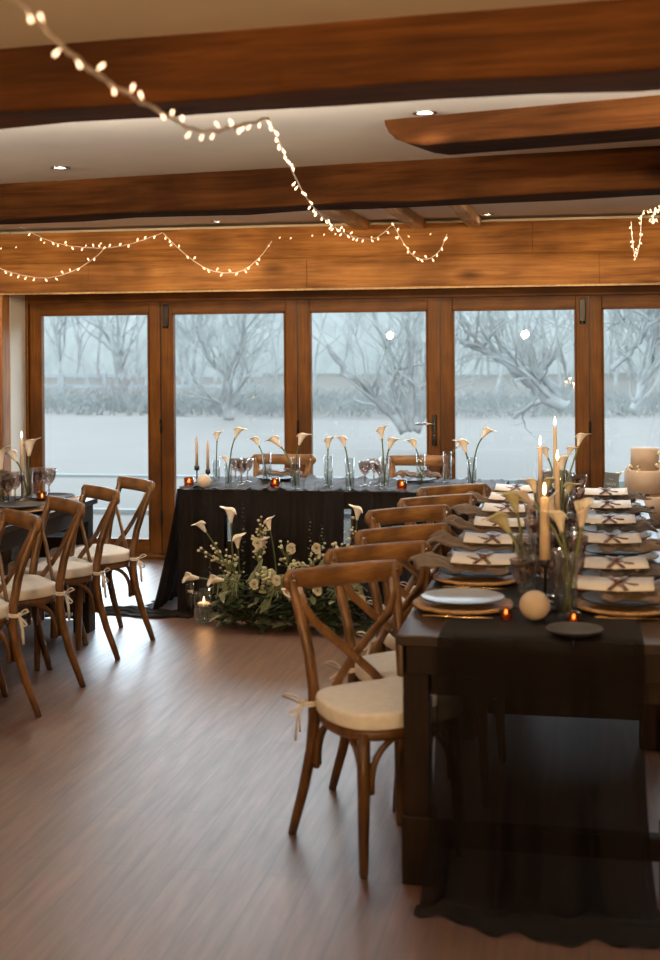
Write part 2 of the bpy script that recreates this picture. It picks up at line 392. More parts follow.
def ext(p, q, e0, e1):
    p, q = Vector((p[0], p[1], 0)), Vector((q[0], q[1], 0)); d = (q - p).normalized(); return p - d * e0, q + d * e1
z1b, z2b = 2.335, 2.325
pa, pb = onz(0, 49, CZ), onz(600, 1, CZ)
A, B = ext(pa, pb, 3.4, 3.0); beam('ceiling_beam', A, B, .27, z1b, CZ + .02, 'beamdark', 'heavy oak ceiling beam nearest the camera')
pa, pb = onz(0, 184, CZ), onz(655, 146, CZ)
A, B = ext(pa, pb, 2.6, 3.2); beam('ceiling_beam', A, B, .25, z2b, CZ + .02, 'beamblack', 'oak ceiling beam just before the lintel over the doors')
# short timber with a rounded end
pa, pb = onz(383, 120, CZ), onz(660, 95, CZ)
A, B = ext(pa, pb, 0, 3.0)
d = B - A; L = d.length; ang = math.atan2(d.y, d.x)
nb = MB(); prof = []
H = .125
for i in range(9):
    t = i / 8 * PI / 2; prof.append((.20 - .20 * math.sin(t + 0) if False else .22 * (1 - math.sin(t)), -H * (1 - math.cos(t)) * 1))
prof = [(.0, 0.0), (.005, -.03), (.02, -.06), (.05, -.09), (.10, -.112), (.17, -.125), (L, -.125), (L, 0)]
k = len(prof); dep = .30
vs = [(x, y, z) for y in (0, dep) for x, z in prof]
fs = [tuple(range(k)), tuple(range(2 * k - 1, k - 1, -1))] + [(i, i + k, (i + 1) % k + k, (i + 1) % k) for i in range(k)]
nb.add(vs, fs)
struct(nb.build('ceiling_beam', 'beamblack', None, (A.x, A.y, CZ + .012), ang, bevel=.01), 'short oak timber with rounded end beside a downlight')
# joist stubs and a hook
for x in (350, 408, 468):
    p = ony(x, 218, 8.6)
    j = MB().box((0, 0, 0), (.09, 2.35, .07)).build('ceiling_joist', 'joist', None, (p.x, 8.0, CZ - .035), bevel=.01)
    struct(j)
p = ony(500, 152, 6.3)
hk = MB().box((0, 0, 0), (.03, .05, .045)).tube([(0, 0, -.02), (0, -.01, -.05), (0, .012, -.06)], .005, 6)
tag(hk.build('ceiling_hook', 'iron', None, (p.x, 6.28, z2b + .205)), 'small black iron hook on the oak beam below the rounded timber', 'hook')

# downlights
LK = 2.9; PK = 430
def downlight(x, y, label, power=14, seen=True):
    o = empty('recessed_downlight', (x, y, CZ)); tag(o, label, 'ceiling light', 'recessed downlights in the ceiling')
    r = MB().lathe([(.045, -.001), (.047, -.006), (.034, -.008), (.034, -.001)], n=24, capb=False).build('trim_ring', 'chrome', o)
    MB().lathe([(.001, -.003), (.034, -.003)], n=20, capb=False).build('lens', 'lamp', o)
    l = bpy.data.lights.new('downlight', 'SPOT'); l.energy = power * LK; l.spot_size = R(125); l.spot_blend = .8
    l.color = (1, .84, .64); l.shadow_soft_size = .05
    lo = bpy.data.objects.new('downlight_lamp', l); C.objects.link(lo); lo.location = (x, y, CZ - .03)
for (px, py, lab) in ((60, 167, 'round recessed downlight in the ceiling bay over the left table'), (425, 112, 'bright recessed downlight beside the rounded timber end')):
    p = onz(px, py, CZ); downlight(p.x, p.y, lab, 7)
for (px, lab) in ((215, 'small downlight over the doors above the second garland swag'), (487, 'small downlight over the doors right of the ceiling joists')):
    p = ony(px, 220, 8.85); downlight(p.x, 8.9, lab, 1.2)
for x in (-4.6, -2.2, .2, 2.6):  # added downlights, unseen, brightening the room from behind the camera
    for y in (-2.2, 1.6):
        downlight(x, y, 'added recessed downlight, unseen behind the camera', 30)
for x in (-4.9, -3.7, -2.5, -1.3, -.1, 1.1): downlight(x, 7.55, 'added recessed downlight hidden in the bay above the head table', 15)  # added row out of sight, lighting the lintel and head table
for x in (-4.6, 2.3): downlight(x, 5.0, 'added recessed downlight in the ceiling outside the view', 20)  # added pair out of view for more room light

def batten(x, y, z, rz, rx, power, col, label, L=1.5):  # lamps added out of sight to brighten lintel and ceiling bay
    o = empty('added_batten_light', (x, y, z), rz); tag(o, label, 'batten light', 'added batten lights hidden behind the beams')
    MB().box((0, -.012, 0), (L, .024, .04)).build('housing', 'black', o, bevel=.003)
    MB().tube([(-L / 2 + .02, .012, 0), (L / 2 - .02, .012, 0)], .011, 10).build('diffuser', 'addglow', o)
    l = bpy.data.lights.new('batten', 'AREA'); l.shape = 'RECTANGLE'; l.size = L; l.size_y = .04; l.energy = power; l.color = col
    lo = bpy.data.objects.new('added_batten_glow', l); C.objects.link(lo); lo.parent = o; lo.location = (0, .03, 0); lo.rotation_euler = (rx, 0, 0)
for x in (-3.6, -1.7, .2): batten(x, 6.72 - (x + 3.2) * .14 + .30, 2.44, -.135, R(108), 24, (1, .74, .42), 'added batten light behind the second beam, washing the lintel')
for x in (-3.4, -1.5, .4): batten(x, 3.72 - (x + 1.6) * .12 + .33, 2.41, -.12, R(138), 66, (1, .87, .72), 'added batten light behind the nearest beam, washing the ceiling bay')
for x in (-3.0, -.9, 1.3):   # uplighters added unseen behind the camera to warm the near ceiling
    o = empty('added_uplighter_lamp', (x, -1.1, 0)); tag(o, 'added black floor uplighter, unseen behind the camera', 'added floor lamp', 'added floor uplighters behind the camera')
    MB().lathe([(.13, 0), (.13, .02), (.012, .03), (.012, 1.66), (.001, 1.66)], n=18).build('stand', 'black', o)
    MB().lathe([(.03, 1.62), (.11, 1.72), (.105, 1.72), (.028, 1.63)], n=20).build('lamp_shade', 'black', o)
    l = bpy.data.lights.new('added_uplight', 'SPOT'); l.energy = PK; l.color = (1, .60, .26); l.shadow_soft_size = .05; l.spot_size = R(80); l.spot_blend = .9
    lo = bpy.data.objects.new('added_uplight_beam', l); C.objects.link(lo); lo.location = (x, -1.0, 1.78)
    lo.rotation_euler = (Vector((0, 3.6, .86))).to_track_quat('-Z', 'Y').to_euler()
# ---------------------------------------------------------------- chairs
def make_chair(label, group):
    t = empty('cross_back_chair'); tag(t, label, 'chair', group)
    # D-shaped seat frame and cushion; +y is the sitting direction
    def outline(k, n=36):
        pts = []
        for i in range(n):
            a = 2 * PI * i / n; c, s = math.cos(a), math.sin(a)
            e = .62 if s > 0 else .5
            x = math.copysign(abs(c) ** e, c); y = math.copysign(abs(s) ** e, s)
            w = .215 if s > 0 else .215 - .03 * (-y)
            pts.append((x * w * k, (y * .188 - .017) * k))
        return pts
    def slab(ks, zs, name, mat, bev=0):
        m = MB(); rows = []
        for k, z in zip(ks, zs): rows.append([(x, y, z) for x, y in outline(k)])
        n = 36; vs = [v for r in rows for v in r]
        fs = [(i * n + j, i * n + (j + 1) % n, (i + 1) * n + (j + 1) % n, (i + 1) * n + j) for i in range(len(rows) - 1) for j in range(n)]
        fs += [tuple(range(n))[::-1], tuple((len(rows) - 1) * n + j for j in range(n))]
        m.add(vs, fs, True); return m.build(name, mat, t)
    slab([.93, .99, 1.0, .99, .96], [.415, .418, .432, .447, .450], 'seat', 'chair')
    slab([1.0, 1.035, 1.04, 1.04, 1.03, 1.0, .9, .5, .05], [.451, .454, .46, .490, .499, .503, .5045, .507, .508], 'seat_cushion', 'cream')
    for sx in (-1, 1):
        # front leg: straight and tapering
        MB().tube([(sx * .168, .120, .44), (sx * .170, .123, .28), (sx * .178, .132, .012), (sx * .179, .133, 0)], [.021, .021, .015, .012], 10).build('leg', 'chair', t)
        # rear leg running on into the back post
        pts = [(.205, -.300, 0), (.198, -.282, .06), (.187, -.245, .17), (.176, -.212, .30), (.172, -.198, .40), (.172, -.198, .50), (.178, -.220, .62), (.190, -.262, .75), (.198, -.294, .83), (.200, -.305, .868), (.200, -.307, .880)]
        MB().tube([(sx * a, b, c) for a, b, c in pts], [.014, .016, .018, .019, .020, .020, .019, .018, .0175, .016, .010], 10).build('leg', 'chair', t)
        # bent cross arm
        y0 = .010 * sx
        arm = [(sx * .184, -.282, .825), (sx * .174, -.258, .765), (sx * .145, -.243, .715), (sx * .075, -.238 + y0 * .6, .650), (0, -.226 + y0, .582), (-sx * .060, -.212 + y0 * .6, .525), (-sx * .105, -.202, .47), (-sx * .112, -.200, .435)]
        MB().tube(arm, [(.016, .008)] * len(arm), 8, flat=(0, 1, 0)).build('cross_brace', 'chair', t)
        # curved brackets under the seat
        def arc(px, py, dx, dy):
            pts = []
            for i in range(9):
                q = i / 8 * PI / 2
                pts.append((px + dx * (1 - math.cos(q)), py + dy * (1 - math.cos(q)), .285 + .135 * math.sin(q)))
            pts.insert(0, (px, py, .25))
            MB().tube(pts, .0105, 8).build('bracket', 'chair', t)
        arc(sx * .165, .098, 0, -.12); arc(sx * .146, .128, -sx * .115, .01)
        arc(sx * .174, -.178, 0, .12); arc(sx * .152, -.205, -sx * .115, 0)
        # cushion tie
        tie = MB(); tx, ty = sx * .185, -.212
        for q in range(2): tie.tube([(tx + .026 * math.cos(2 * PI * i / 10), ty + .024 * math.sin(2 * PI * i / 10) + .012, .455 + q * .009) for i in range(11)], .0045, 5)
        ox = tx + sx * .024
        random.seed(int(3 + sx))
        for dx, dz in ((.055, .025), (.035, -.035)): tie.tube(bez((ox, ty, .46), (ox + sx * dx * .6, ty - .01, .46 + dz * 1.8), (ox + sx * dx * 1.1, ty - .02, .46 + dz), 6) + [Vector((ox, ty, .458))], .0035, 5)
        tie.tube([(ox, ty, .458), (ox + sx * .015, ty - .008, .40), (ox + sx * .02, ty - .01, .335)], [(.007, .002)] * 3, 6)
        tie.tube([(ox, ty, .458), (ox + sx * .005, ty - .012, .42), (ox + sx * .0, ty - .015, .36)], [(.006, .002)] * 3, 6)
        tie.build('cushion_tie', 'cream', t)
    # curved top rail, rounded ends
    m = MB(); rows = []; n = 20; vs = []
    for i in range(n + 1):
        u = -1 + 2 * i / n; x = .232 * u
        yc = -.306 - .026 * (1 - u * u) + .008
        e = min(1, (1 - abs(u)) * 9); hh = .036 * math.sqrt(max(0.15, 1 - (1 - e) ** 2)); th = .0125 * (.6 + .4 * e)
        zc = .846
        ring = [(x, yc + th, zc + hh * .8), (x, yc + th * .5, zc + hh), (x, yc - th * .5, zc + hh), (x, yc - th, zc + hh * .8), (x, yc - th, zc - hh * .8), (x, yc - th * .5, zc - hh), (x, yc + th * .5, zc - hh), (x, yc + th, zc - hh * .8)]
        vs += ring
    fs = [(i * 8 + j, i * 8 + (j + 1) % 8, (i + 1) * 8 + (j + 1) % 8, (i + 1) * 8 + j) for i in range(n) for j in range(8)]
    fs += [tuple(range(8))[::-1], tuple(n * 8 + j for j in range(8))]
    m.add(vs, fs, True); m.build('top_rail', 'chairr', t)
    for sx in (-1, 1):
        MB().ball((sx * .200, -.281, .850), .006, 8, (1, .6, 1)).build('bolt', 'chrome', t)
    MB().ball((0, -.206, .582), .005, 8, (1, .6, 1)).build('bolt', 'chrome', t)
    return t
AISLE = 'cross back chairs along the aisle side of the long table'
LEFT = 'cross back chairs at the left table'
proto = make_chair('x', AISLE); used = [False]
def place(loc, fac, label, group):
    o = proto if not used[0] else copy_tree(proto); used[0] = True
    o.location = (loc[0], loc[1], 0); o.rotation_euler = (0, 0, math.atan2(fac[1], fac[0]) - PI / 2)
    o['label'] = label; o['group'] = group; return o
def by_anchor(world, fac, local):
    a = math.atan2(fac[1], fac[0]) - PI / 2; c, s = math.cos(a), math.sin(a)
    return (world[0] - (c * local[0] - s * local[1]), world[1] - (s * local[0] + c * local[1]))
FR = Vector((.64, -.77)).normalized(); FL = Vector((-.70, -.71)).normalized()
rr_px = [(287, 566), (324, 550), (354.5, 531), (365, 511), (397.6, 499), (417, 488)]
names = ['wooden cross back chair nearest the camera beside the bare table leg', 'second cross back chair along the aisle side of the long table',
         'third cross back chair up the aisle side of the long table', 'fourth cross back chair up the aisle side of the long table',
         'fifth cross back chair up the aisle, before the head table corner', 'last cross back chair up the aisle, closest to the head table']
RC = []
for i, (x, y) in enumerate(rr_px):
    if i == 0: loc = by_anchor(onz(292, 833.5, .0), FR, (.205, -.30))
    else: loc = by_anchor(onz(x, y, .882), FR, (.232, -.30))
    RC.append(loc); place(loc, FR, names[i], AISLE)
lnames = ['cross back chair at the left table cut off by the frame edge', 'second cross back chair in the left row counting from the frame edge',
          'third cross back chair in the left row, beside the farthest one', 'farthest cross back chair in the left row, standing before the glass door']
for i, (x, y) in enumerate(((39, 717), (83, 687), (118, 659.5), (153, 640))):
    place(by_anchor(onz(x, y, 0), FL, (-.205, -.30)), FL, lnames[i], LEFT)
# chairs behind the head table
HC = []
for x, lab in ((280, 'cross back chair behind the head table, in front of the second door'), (417, 'cross back chair behind the head table, by the door handle')):
    p = ony(x, 458, 8.72); HC.append(p.x); place((p.x, 8.46), Vector((-.05, -1)), lab, 'cross back chairs behind the head table')
# chairs on the far side of the long table (partly seen under it)
for i, y in enumerate((4.75, 5.5, 6.25)):
    place((.57, y), Vector((-.85, -.53)), ['first', 'second', 'third'][i] + ' cross back chair on the cake side, glimpsed beneath the long table', 'cross back chairs on the cake side of the long table')

# ---------------------------------------------------------------- long table
TX0, TX1, TY0, TY1, TH = -.568, .315, 3.88, 7.42, .76
def long_table(x0, x1, y0, y1, label, cat='table', mid=5.41):
    t = empty('banquet_table', ((x0 + x1) / 2, (y0 + y1) / 2, 0)); tag(t, label, cat)
    w, l = (x1 - x0), (y1 - y0)
    b = MB(); nb = 5
    for i in range(nb):
        bw = w / nb; b.box((-w / 2 + bw * (i + .5), 0, TH - .016), (bw - .003, l, .032))
    b.build('tabletop', 'table', t, bevel=.003)
    ap = MB(); hw, hl = w / 2 - .03, l / 2 - .03
    for s in (-1, 1):
        ap.box((s * hw, 0, TH - .032 - .045), (.025, 2 * hl, .09)); ap.box((0, s * hl, TH - .032 - .045), (2 * hw, .025, .09))
    ap.build('apron', 'tablex', t, bevel=.003)
    ys = [-l / 2 + .07, mid - (y0 + y1) / 2, l / 2 - .07]
    for y in ys:
        for s in (-1, 1):
            g = MB().box((s * (w / 2 - .058), y, (TH - .032 + .0) / 2), (.08, .08, TH - .032))
            lg = g.build('leg', 'tablex', t, bevel=.004)
            MB().box((s * (w / 2 - .061), y, .105), (.098, .105, .21)).build('foot', 'tablex', lg, bevel=.006)
        MB().box((0, y, .145), (w - .2, .05, .07)).build('stretcher', 'tablex', t, bevel=.003)
        MB().box((0, y, .60), (w - .2, .035, .06)).build('stretcher', 'tablex', t, bevel=.003)
    return t
long_table(TX0, TX1, TY0, TY1, 'long dark wooden banquet table with square legs, laid for guests')

# runner over the long table with a gathered drop at the near end
TCX = (TX0 + TX1) / 2 - .01
def runner(x0, x1, ya, yb, ztop, pool, sgn, top_mat='sheerr'):
    m = MB(); nu = 110; rnd = random.Random(4)
    ph = [rnd.uniform(0, 6) for _ in range(4)]
    L = [0, .0]
    def fn(u, v):
        # v: 0 far end of the table -> .3 edge -> 1 floor pool
        x = x0 + (x1 - x0) * u
        fold = .55 * math.sin(u * 22 + ph[0]) + .35 * math.sin(u * 41 + ph[1]) + .3 * math.sin(u * 9 + ph[2])
        if v < .22:
            y = yb + (ya - yb) * (v / .22); return (x, y, ztop + .004 + .0012 * (1 + fold))
        if v < .26:
            t = (v - .22) / .04
            return (x, ya + sgn * .012 * math.sin(t * PI / 2) * 1.5, ztop + .004 - .02 * t * t)
        t = (v - .26) / .60
        if t <= 1:
            sp = 1 + .14 * t ** 2.6
            xx = (x0 + x1) / 2 + (x - (x0 + x1) / 2) * sp + .012 * math.sin(u * 30) * t
            amp = .006 + .040 * t ** .8
            off = .018 + .05 * t ** 1.5 + amp * (1 + fold) 
            off += .20 * max(0, t - .82) ** 1.5 * 2.0
            z = (ztop - .018) * (1 - t) + .02 * t
            
            return (xx, ya + sgn * off, z)
        s = min(1, (v - .86) / .14)
        xx = (x0 + x1) / 2 + (x - (x0 + x1) / 2) * (1.14 + .05 * s)
        amp = .034
        off = .018 + .05 + amp * (1 + fold) + .20 * .18 ** 1.5 * 2 + pool * s * (.15 + .85 * min(1, u / .35) ** .7)
        z = .020 + .014 * math.sin(s * PI) * (1 + .3 * math.sin(u * 11)) - .014 * s 
        return (xx, ya + sgn * off, max(.004, z))
    m.grid(fn, nu, 60); return m
rn = runner(-.437, .162, TY0, TY1, TH, .15, -1).build('table_runner', 'sheerr')
tag(rn, 'black sheer runner along the long table, pooling on the floor', 'table runner')

# ---------------------------------------------------------------- left table
LX0, LX1, LY0, LY1 = -3.66, -2.775, 3.6, 7.13
long_table(LX0, LX1, LY0, LY1, 'dark wooden banquet table at the left wall side, behind four chairs', mid=5.576)
rl = MB(); 
g = runner(-3.52, -2.93, -LY1, -LY0, TH, .10, -1)
g.v = [(x, -y, z) for x, y, z in g.v]; g.f = [f[::-1] for f in g.f]
tag(g.build('table_runner', 'sheerr'), 'black sheer runner on the left table, hanging at its far end', 'table runner')

# ---------------------------------------------------------------- head table (cloth, skirt)
SX0, SX1, SY0, SY1, SH = -2.44, -.50, 7.62, 8.36, .755
t = empty('head_table', ((SX0 + SX1) / 2, (SY0 + SY1) / 2, 0)); tag(t, 'rectangular trestle table hidden beneath the black gauze cloth', 'table')
hw, hl = (SX1 - SX0) / 2, (SY1 - SY0) / 2
MB().box((0, 0, SH - .02), (2 * hw, 2 * hl, .03)).build('tabletop', 'table', t)
for sx in (-1, 1):
    for sy in (-1, 1):
        MB().box((sx * (hw - .09), sy * (hl - .08), (SH - .03) / 2), (.045, .045, SH - .03)).build('leg', 'tablex', t)
cl = empty('tablecloth', ((SX0 + SX1) / 2, (SY0 + SY1) / 2, 0)); tag(cl, 'black sheer cloth over the head table, gathered to the floor', 'tablecloth')
def skirt(p0, p1, flare, seed, zt=SH, ft=1.0, pool=.08, nper=58):
    p0, p1 = Vector(p0), Vector(p1); d = p1 - p0; nrm = Vector((d.y, -d.x, 0)).normalized(); L = d.length
    rnd = random.Random(seed); a = [rnd.uniform(0, 6) for _ in range(3)]
    def fn(u, v):
        fo = .5 * math.sin(u * L * nper + a[0]) + .35 * math.sin(u * L * nper * 1.8 + a[1]) + .25 * math.sin(u * L * 7 + a[2])
        if v < .9:
            t = v / .9
            off = .008 + flare * t ** 1.3 + (.007 + .020 * t) * (1 + fo); z = zt + .006 - (zt + .004) * t
        else:
            s = (v - .9) / .1; off = .008 + flare +  .027 * (1 + fo) + pool * s; z = .002 + .014 * math.sin(s * PI)
        e = (u - .5) * 2 * .035 * min(1, v / .9) * ft
        p = p0 + d * (u + e) + nrm * off
        return (p.x, p.y, max(.002, z))
    return MB().grid(fn, max(40, int(L * 150)), 22)
top = MB()
rnd = random.Random(9); aa = [rnd.uniform(0, 6) for _ in range(6)]
def topfn(u, v):
    w = .010 * max(0, math.sin(u * 135 + 5 * math.sin(v * 3 + u * 7 + aa[0]))) + .008 * max(0, math.sin(u * 71 + 4 * math.sin(v * 2.3 + aa[1]))) + .003 * math.sin(u * 110 + 5 * v + aa[1]) + .0035 * math.sin((u * 26 + v * 5))
    return (-hw - .006 + (2 * hw + .012) * u, -hl - .006 + (2 * hl + .012) * v, SH + .006 + abs(w))
top.grid(topfn, 420, 40).build('cloth_top', 'sheert', cl)
# front skirt hangs in panels with slits between them; x positions relative to the table centre
c0 = (SX0 + SX1) / 2
def lx(px): return ony(px, 520, SY0).x - c0
s1a, s1b = lx(226), lx(233); s2a, s2b = lx(345), lx(352)
for k, (a_, b_) in enumerate(((-hw, s1a), (s1b, s2a), (s2b, hw))):
    f_ = .0 if k == 1 else .6
    skirt((a_, -hl, 0), (b_, -hl, 0), .05, 5 + k, ft=0, pool=.05).build('front_drape', 'sheer', cl)
def slitfill(a_, b_):   # cloth above and below each slit
    m = MB(); m.grid(lambda u, v: (a_ - .015 + (b_ - a_ + .03) * u, -hl - .014, SH + .004 - .1 * v), 4, 4); m.build('front_drape', 'sheer', cl); m = MB()
    m.grid(lambda u, v: (a_ - .02 + (b_ - a_ + .04) * u, -hl - .05 - .03 * v, .42 - .40 * v), 4, 8); m.build('front_drape', 'sheer', cl)
slitfill(s1a, s1b); slitfill(s2a, s2b)
skirt((-hw, hl, 0), (-hw, -hl, 0), .14, 11, pool=.10).build('side_drape', 'sheer', cl)
skirt((hw, -hl, 0), (hw, hl, 0), .08, 12, pool=.02).build('side_drape', 'sheer', cl)
skirt((hw - .02, hl - .20, 0), (-hw + .02, hl - .20, 0), .03, 15, pool=.01).build('back_drape', 'sheerb', cl)
# a puddle of the same fabric trailing left on the floor
pt = MB(); pc = onz(137, 612, 0)
def pud(u, v):
    q = .5 + .5 * math.sin(u * 5 + 1)
    x = pc.x - .22 + .60 * u; y = pc.y - .03 - .12 * (v - .5) * 2 * (.55 + .4 * math.sin(u * PI) + .2 * q) + .03 * math.sin(u * 7)
    return (x - cl.location.x, y - cl.location.y, .006 + .020 * abs(math.sin(v * 13 + 2 * math.sin(u * 6))) * math.sin(v * PI) + .008 * abs(math.sin(u * 17)))
pt.grid(pud, 50, 30).build('cloth_train', 'sheer', cl)

# ---------------------------------------------------------------- small items
PROT = {}
def inst(key, maker, name, loc, label, cat, group, rz=0, scale=1):
    if key not in PROT:
        o = maker(); PROT[key] = o; r = o
    else: r = copy_tree(PROT[key])
    r.name = name; r.location = loc; r.rotation_euler = (0, 0, rz); r.scale = (scale,) * 3
    tag(r, label, cat, group); return r
def mk_goblet(mat):
    def f():
        t = empty('wine_goblet')
        MB().lathe([(.032, 0), (.030, .003), (.006, .007), (.0045, .03), (.007, .045), (.0045, .055), (.0055, .068), (.010, .076)], n=16).build('stem', mat, t)
        MB().lathe([(.008, .074), (.022, .083), (.034, .105), (.040, .135), (.042, .158), (.0405, .158), (.038, .135), (.032, .107), (.018, .086)], n=8, capb=False).build('bowl', mat, t)
        return t
    return f
def mk_votive():
    t = empty('votive_holder')
    MB().lathe([(.026, 0), (.030, .004), (.032, .055), (.030, .055), (.028, .008)], n=18).build('glass', 'amber', t)
    return t
def mk_tealight():
    t = empty('tea_light')
    MB().lathe([(.018, 0), (.019, .012), (.001, .012)], n=14).build('wax', 'wax', t)
    MB().ball((0, 0, .024), .006, 8, (.8, .8, 2)).build('flame', 'flame', t); return t
def mk_ball():
    t = empty('ball_candle')
    MB().ball((0, 0, .042), .044, 20, (1, 1, .95)).build('wax', 'waxball', t)
    MB().tube([(0, 0, .08), (.001, 0, .092)], .001, 5).build('wick', 'black', t); return t
def mk_holder(h):
    def f():
        t = empty('candle_holder')
        MB().lathe([(.036, 0), (.036, .004), (.006, .008), (.0045, .02)], n=20).build('base', 'black', t)
        MB().lathe([(.0045, .018), (.0045, h - .03), (.008, h - .028)], n=10).build('stem', 'black', t)
        MB().lathe([(.008, h - .03), (.016, h - .028), (.017, h), (.013, h), (.013, h - .004)], n=14).build('cup', 'black', t)
        return t
    return f
def mk_taper(h, r, mat, lit):
    def f():
        t = empty('taper_candle')
        MB().lathe([(r, 0), (r * .9, h * .5), (r * .78, h - .004), (r * .3, h), (.001, h)], n=14).build('wax', mat, t)
        MB().tube([(0, 0, h), (0, 0, h + .01)], .001, 4).build('wick', 'black', t)
        if lit: MB().lathe([(.001, h + .006), (.0055, h + .016), (.0045, h + .028), (.001, h + .046)], n=10).build('flame', 'flame', t)
        return t
    return f
def mk_vase(h, r):
    def f():
        t = empty('glass_vase')
        MB().lathe([(r, 0), (r, h), (r - .003, h), (r - .003, .012), (.001, .012)], n=20).build('body', 'clear', t)
        MB().lathe([(r - .004, .013), (r - .004, h * .55), (.001, h * .55)], n=18).build('water', 'water', t)
        return t
    return f
def spathe_mesh(s):
    L = .085 * s
    def fn(u, v):
        th = -PI + 2 * PI * u; t = v
        r = s * (.0055 + .0095 * math.sin(min(1, t * 1.3) * PI / 2) + .014 * t ** 3)
        tip = math.exp(-(th / .55) ** 2); back = math.exp(-((abs(th) - PI) / .8) ** 2)
        rr = r * (1 + .35 * t ** 3 * tip) + s * .014 * t ** 5 * tip
        z = L * t * (1 - .38 * back * t) + s * .006 * t ** 3 * tip - s * .013 * t ** 10 * (1 - .4 * tip)
        return (rr * math.cos(th), rr * math.sin(th) * (1 - .1 * t), z)
    return MB().grid(fn, 28, 12)
def calla(p0, p1, p2, s, label, group=None, mat='calla', stem='stem', twist=0, parent=None, name='calla_lily', rstem=.0042):
    """stem follows p0-p1-p2 (p2 = base of flower)"""
    p0, p1, p2 = Vector(p0), Vector(p1), Vector(p2)
    o = empty(name, p0)
    if parent: o.parent = parent; o.location = p0 - parent.location
    else: tag(o, label, 'flower', group)
    pts = bez(p0, p1, p2, 10)
    d = (pts[-1] - pts[-2]).normalized()
    MB().tube([p - p0 for p in pts] + [p2 - p0 + d * .012 * s], [rstem * s] * 10 + [rstem * 1.2 * s, .005 * s], 7).build('stem', stem, o)
    m = spathe_mesh(s); q = d.to_track_quat('Z', 'Y').to_matrix().to_4x4()
    out = Vector((d.x, d.y, 0)); 
    # turn the pointed lip outwards (twist adds to it)
    X = q @ Vector((1, 0, 0)); 
    best = max(range(36), key=lambda k: (Matrix.Rotation(k * PI / 18, 3, d) @ X).dot(Vector((math.cos(twist), math.sin(twist), -.2))))
    mt = Matrix.Translation(p2 - p0) @ Matrix.Rotation(best * PI / 18, 4, d) @ q
    m.v = [tuple(mt @ Vector(v)) for v in m.v]
    m.build('spathe', mat, o, solid=.0015 * s)
    sp = MB().tube([p2 - p0 + d * .015 * s, p2 - p0 + d * .058 * s], [.004 * s, .003 * s], 6); sp.build('spadix', 'spadix', o)
    return o

# ---- head table settings
HZ = SH + .012
def ht(px, py): 
    p = onz(px, py, HZ); return p
def vase_at(key, px, py, h, r, label, group, z=HZ):
    p = onz(px, py, z); inst(key, mk_vase(h, r), 'glass_vase', p, label, 'vase', group); return p
GV = 'clear cylinder vases on the head table'
vd = [(216.5, 480, 'a'), (228.5, 486, 'b'), (267, 483, 'c'), (295.6, 489, 'd'), (328.5, 487, 'e'), (350, 489.5, 'f'), (385, 489, 'g'), (421, 485, 'h'), (447.5, 482, 'i'), (472, 489, 'j')]
vl = ['slim glass vase on the head table just right of the tapers', 'glass vase with two callas in front of the left goblets', 'glass vase beside the left head chair holding one left-leaning calla',
      'tall glass vase with two callas spreading both ways, before the left chair', 'glass vase with upright calla, first between the two head chairs', 'glass vase with left-leaning calla, second between the two head chairs',
      'glass vase with two upright callas beside the right amber votive', 'glass vase before the right head chair with a left-bent calla', 'glass vase right of the right head chair, holding one thin calla', 'glass vase at the right corner of the head table']
VP = {}
for (x, y, k), lab in zip(vd, vl):
    VP[k] = vase_at('v_h', x, y, .19 if k not in 'ab' else .19, .027, lab, GV) if k not in 'ab' else vase_at('v_s', x, y, .13, .023, lab, GV)
def hc(vk, hx, hy, bend, s, tw, label, dy=0):
    b = VP[vk]; p0 = b + Vector((random.uniform(-.005, .005), 0, .02)); p2 = ony(hx, hy, b.y + dy)
    mid = (p0 + p2) / 2; p1 = Vector((p0.x + (p2.x - p0.x) * bend, (p0.y + p2.y) / 2, p0.z + (p2.z - p0.z) * .75))
    calla(p0, p1, p2, s, label, 'calla lilies on the head table', twist=tw)
random.seed(3)
hc('a', 217, 441, .5, .85, 0, 'upright calla lily in the slim vase by the tapers')
hc('b', 226, 463, .5, .6, PI, 'short calla lily in the vase before the left goblets')
hc('b', 235, 438, .25, 1.0, 0, 'tall calla leaning right over the left goblets')
hc('c', 259, 446, .35, .9, PI, 'calla lily leaning left toward the left goblets')
hc('d', 281, 447, .35, 1.15, PI, 'wide arching calla bending left over the left head chair')
hc('d', 299, 445, .15, 1.05, 0, 'calla lily leaning right from the vase before the left head chair')
hc('e', 328, 449, .5, 1.0, 0, 'upright calla lily, first between the two head chairs')
hc('f', 345, 447, .45, .95, PI, 'calla lily tilting left, second between the two head chairs')
hc('g', 382, 439, .5, 1.05, 0, 'tallest calla lily above the right goblets on the head table')
hc('g', 389, 449, .2, 1.0, 0, 'calla opening right, lower of the pair by the right goblets')
hc('h', 416, 449, .3, .95, PI, 'calla lily bent left in front of the right head chair')
hc('j', 466, 453, .6, 1.15, PI, 'thick drooping calla at the right corner of the head table')
hc('j', 482, 438, .05, 1.0, 0, 'calla curving right at the right corner of the head table')
hc('i', 457, 447, .1, .9, 0, 'thin calla curving over from the vase right of the right head chair')
for i, (x, y, lab) in enumerate(((189, 486, 'amber glass votive at the left corner of the head table'), (275, 487, 'amber glass votive before the left head chair'), (402, 489, 'amber glass votive by the right-hand goblets'))):
    p = ht(x, y); inst('votive', mk_votive, 'votive_holder', p, lab, 'candle holder', 'amber votives on the head table')
    inst('tealight', mk_tealight, 'tea_light', p + Vector((0, 0, .009)), 'lit tea light inside the ' + lab, 'candle', 'tea lights in the head table votives')
p = ht(204, 488); inst('ball', mk_ball, 'ball_candle', p, 'round blush candle at the left end of the head table', 'candle', 'ball candles')
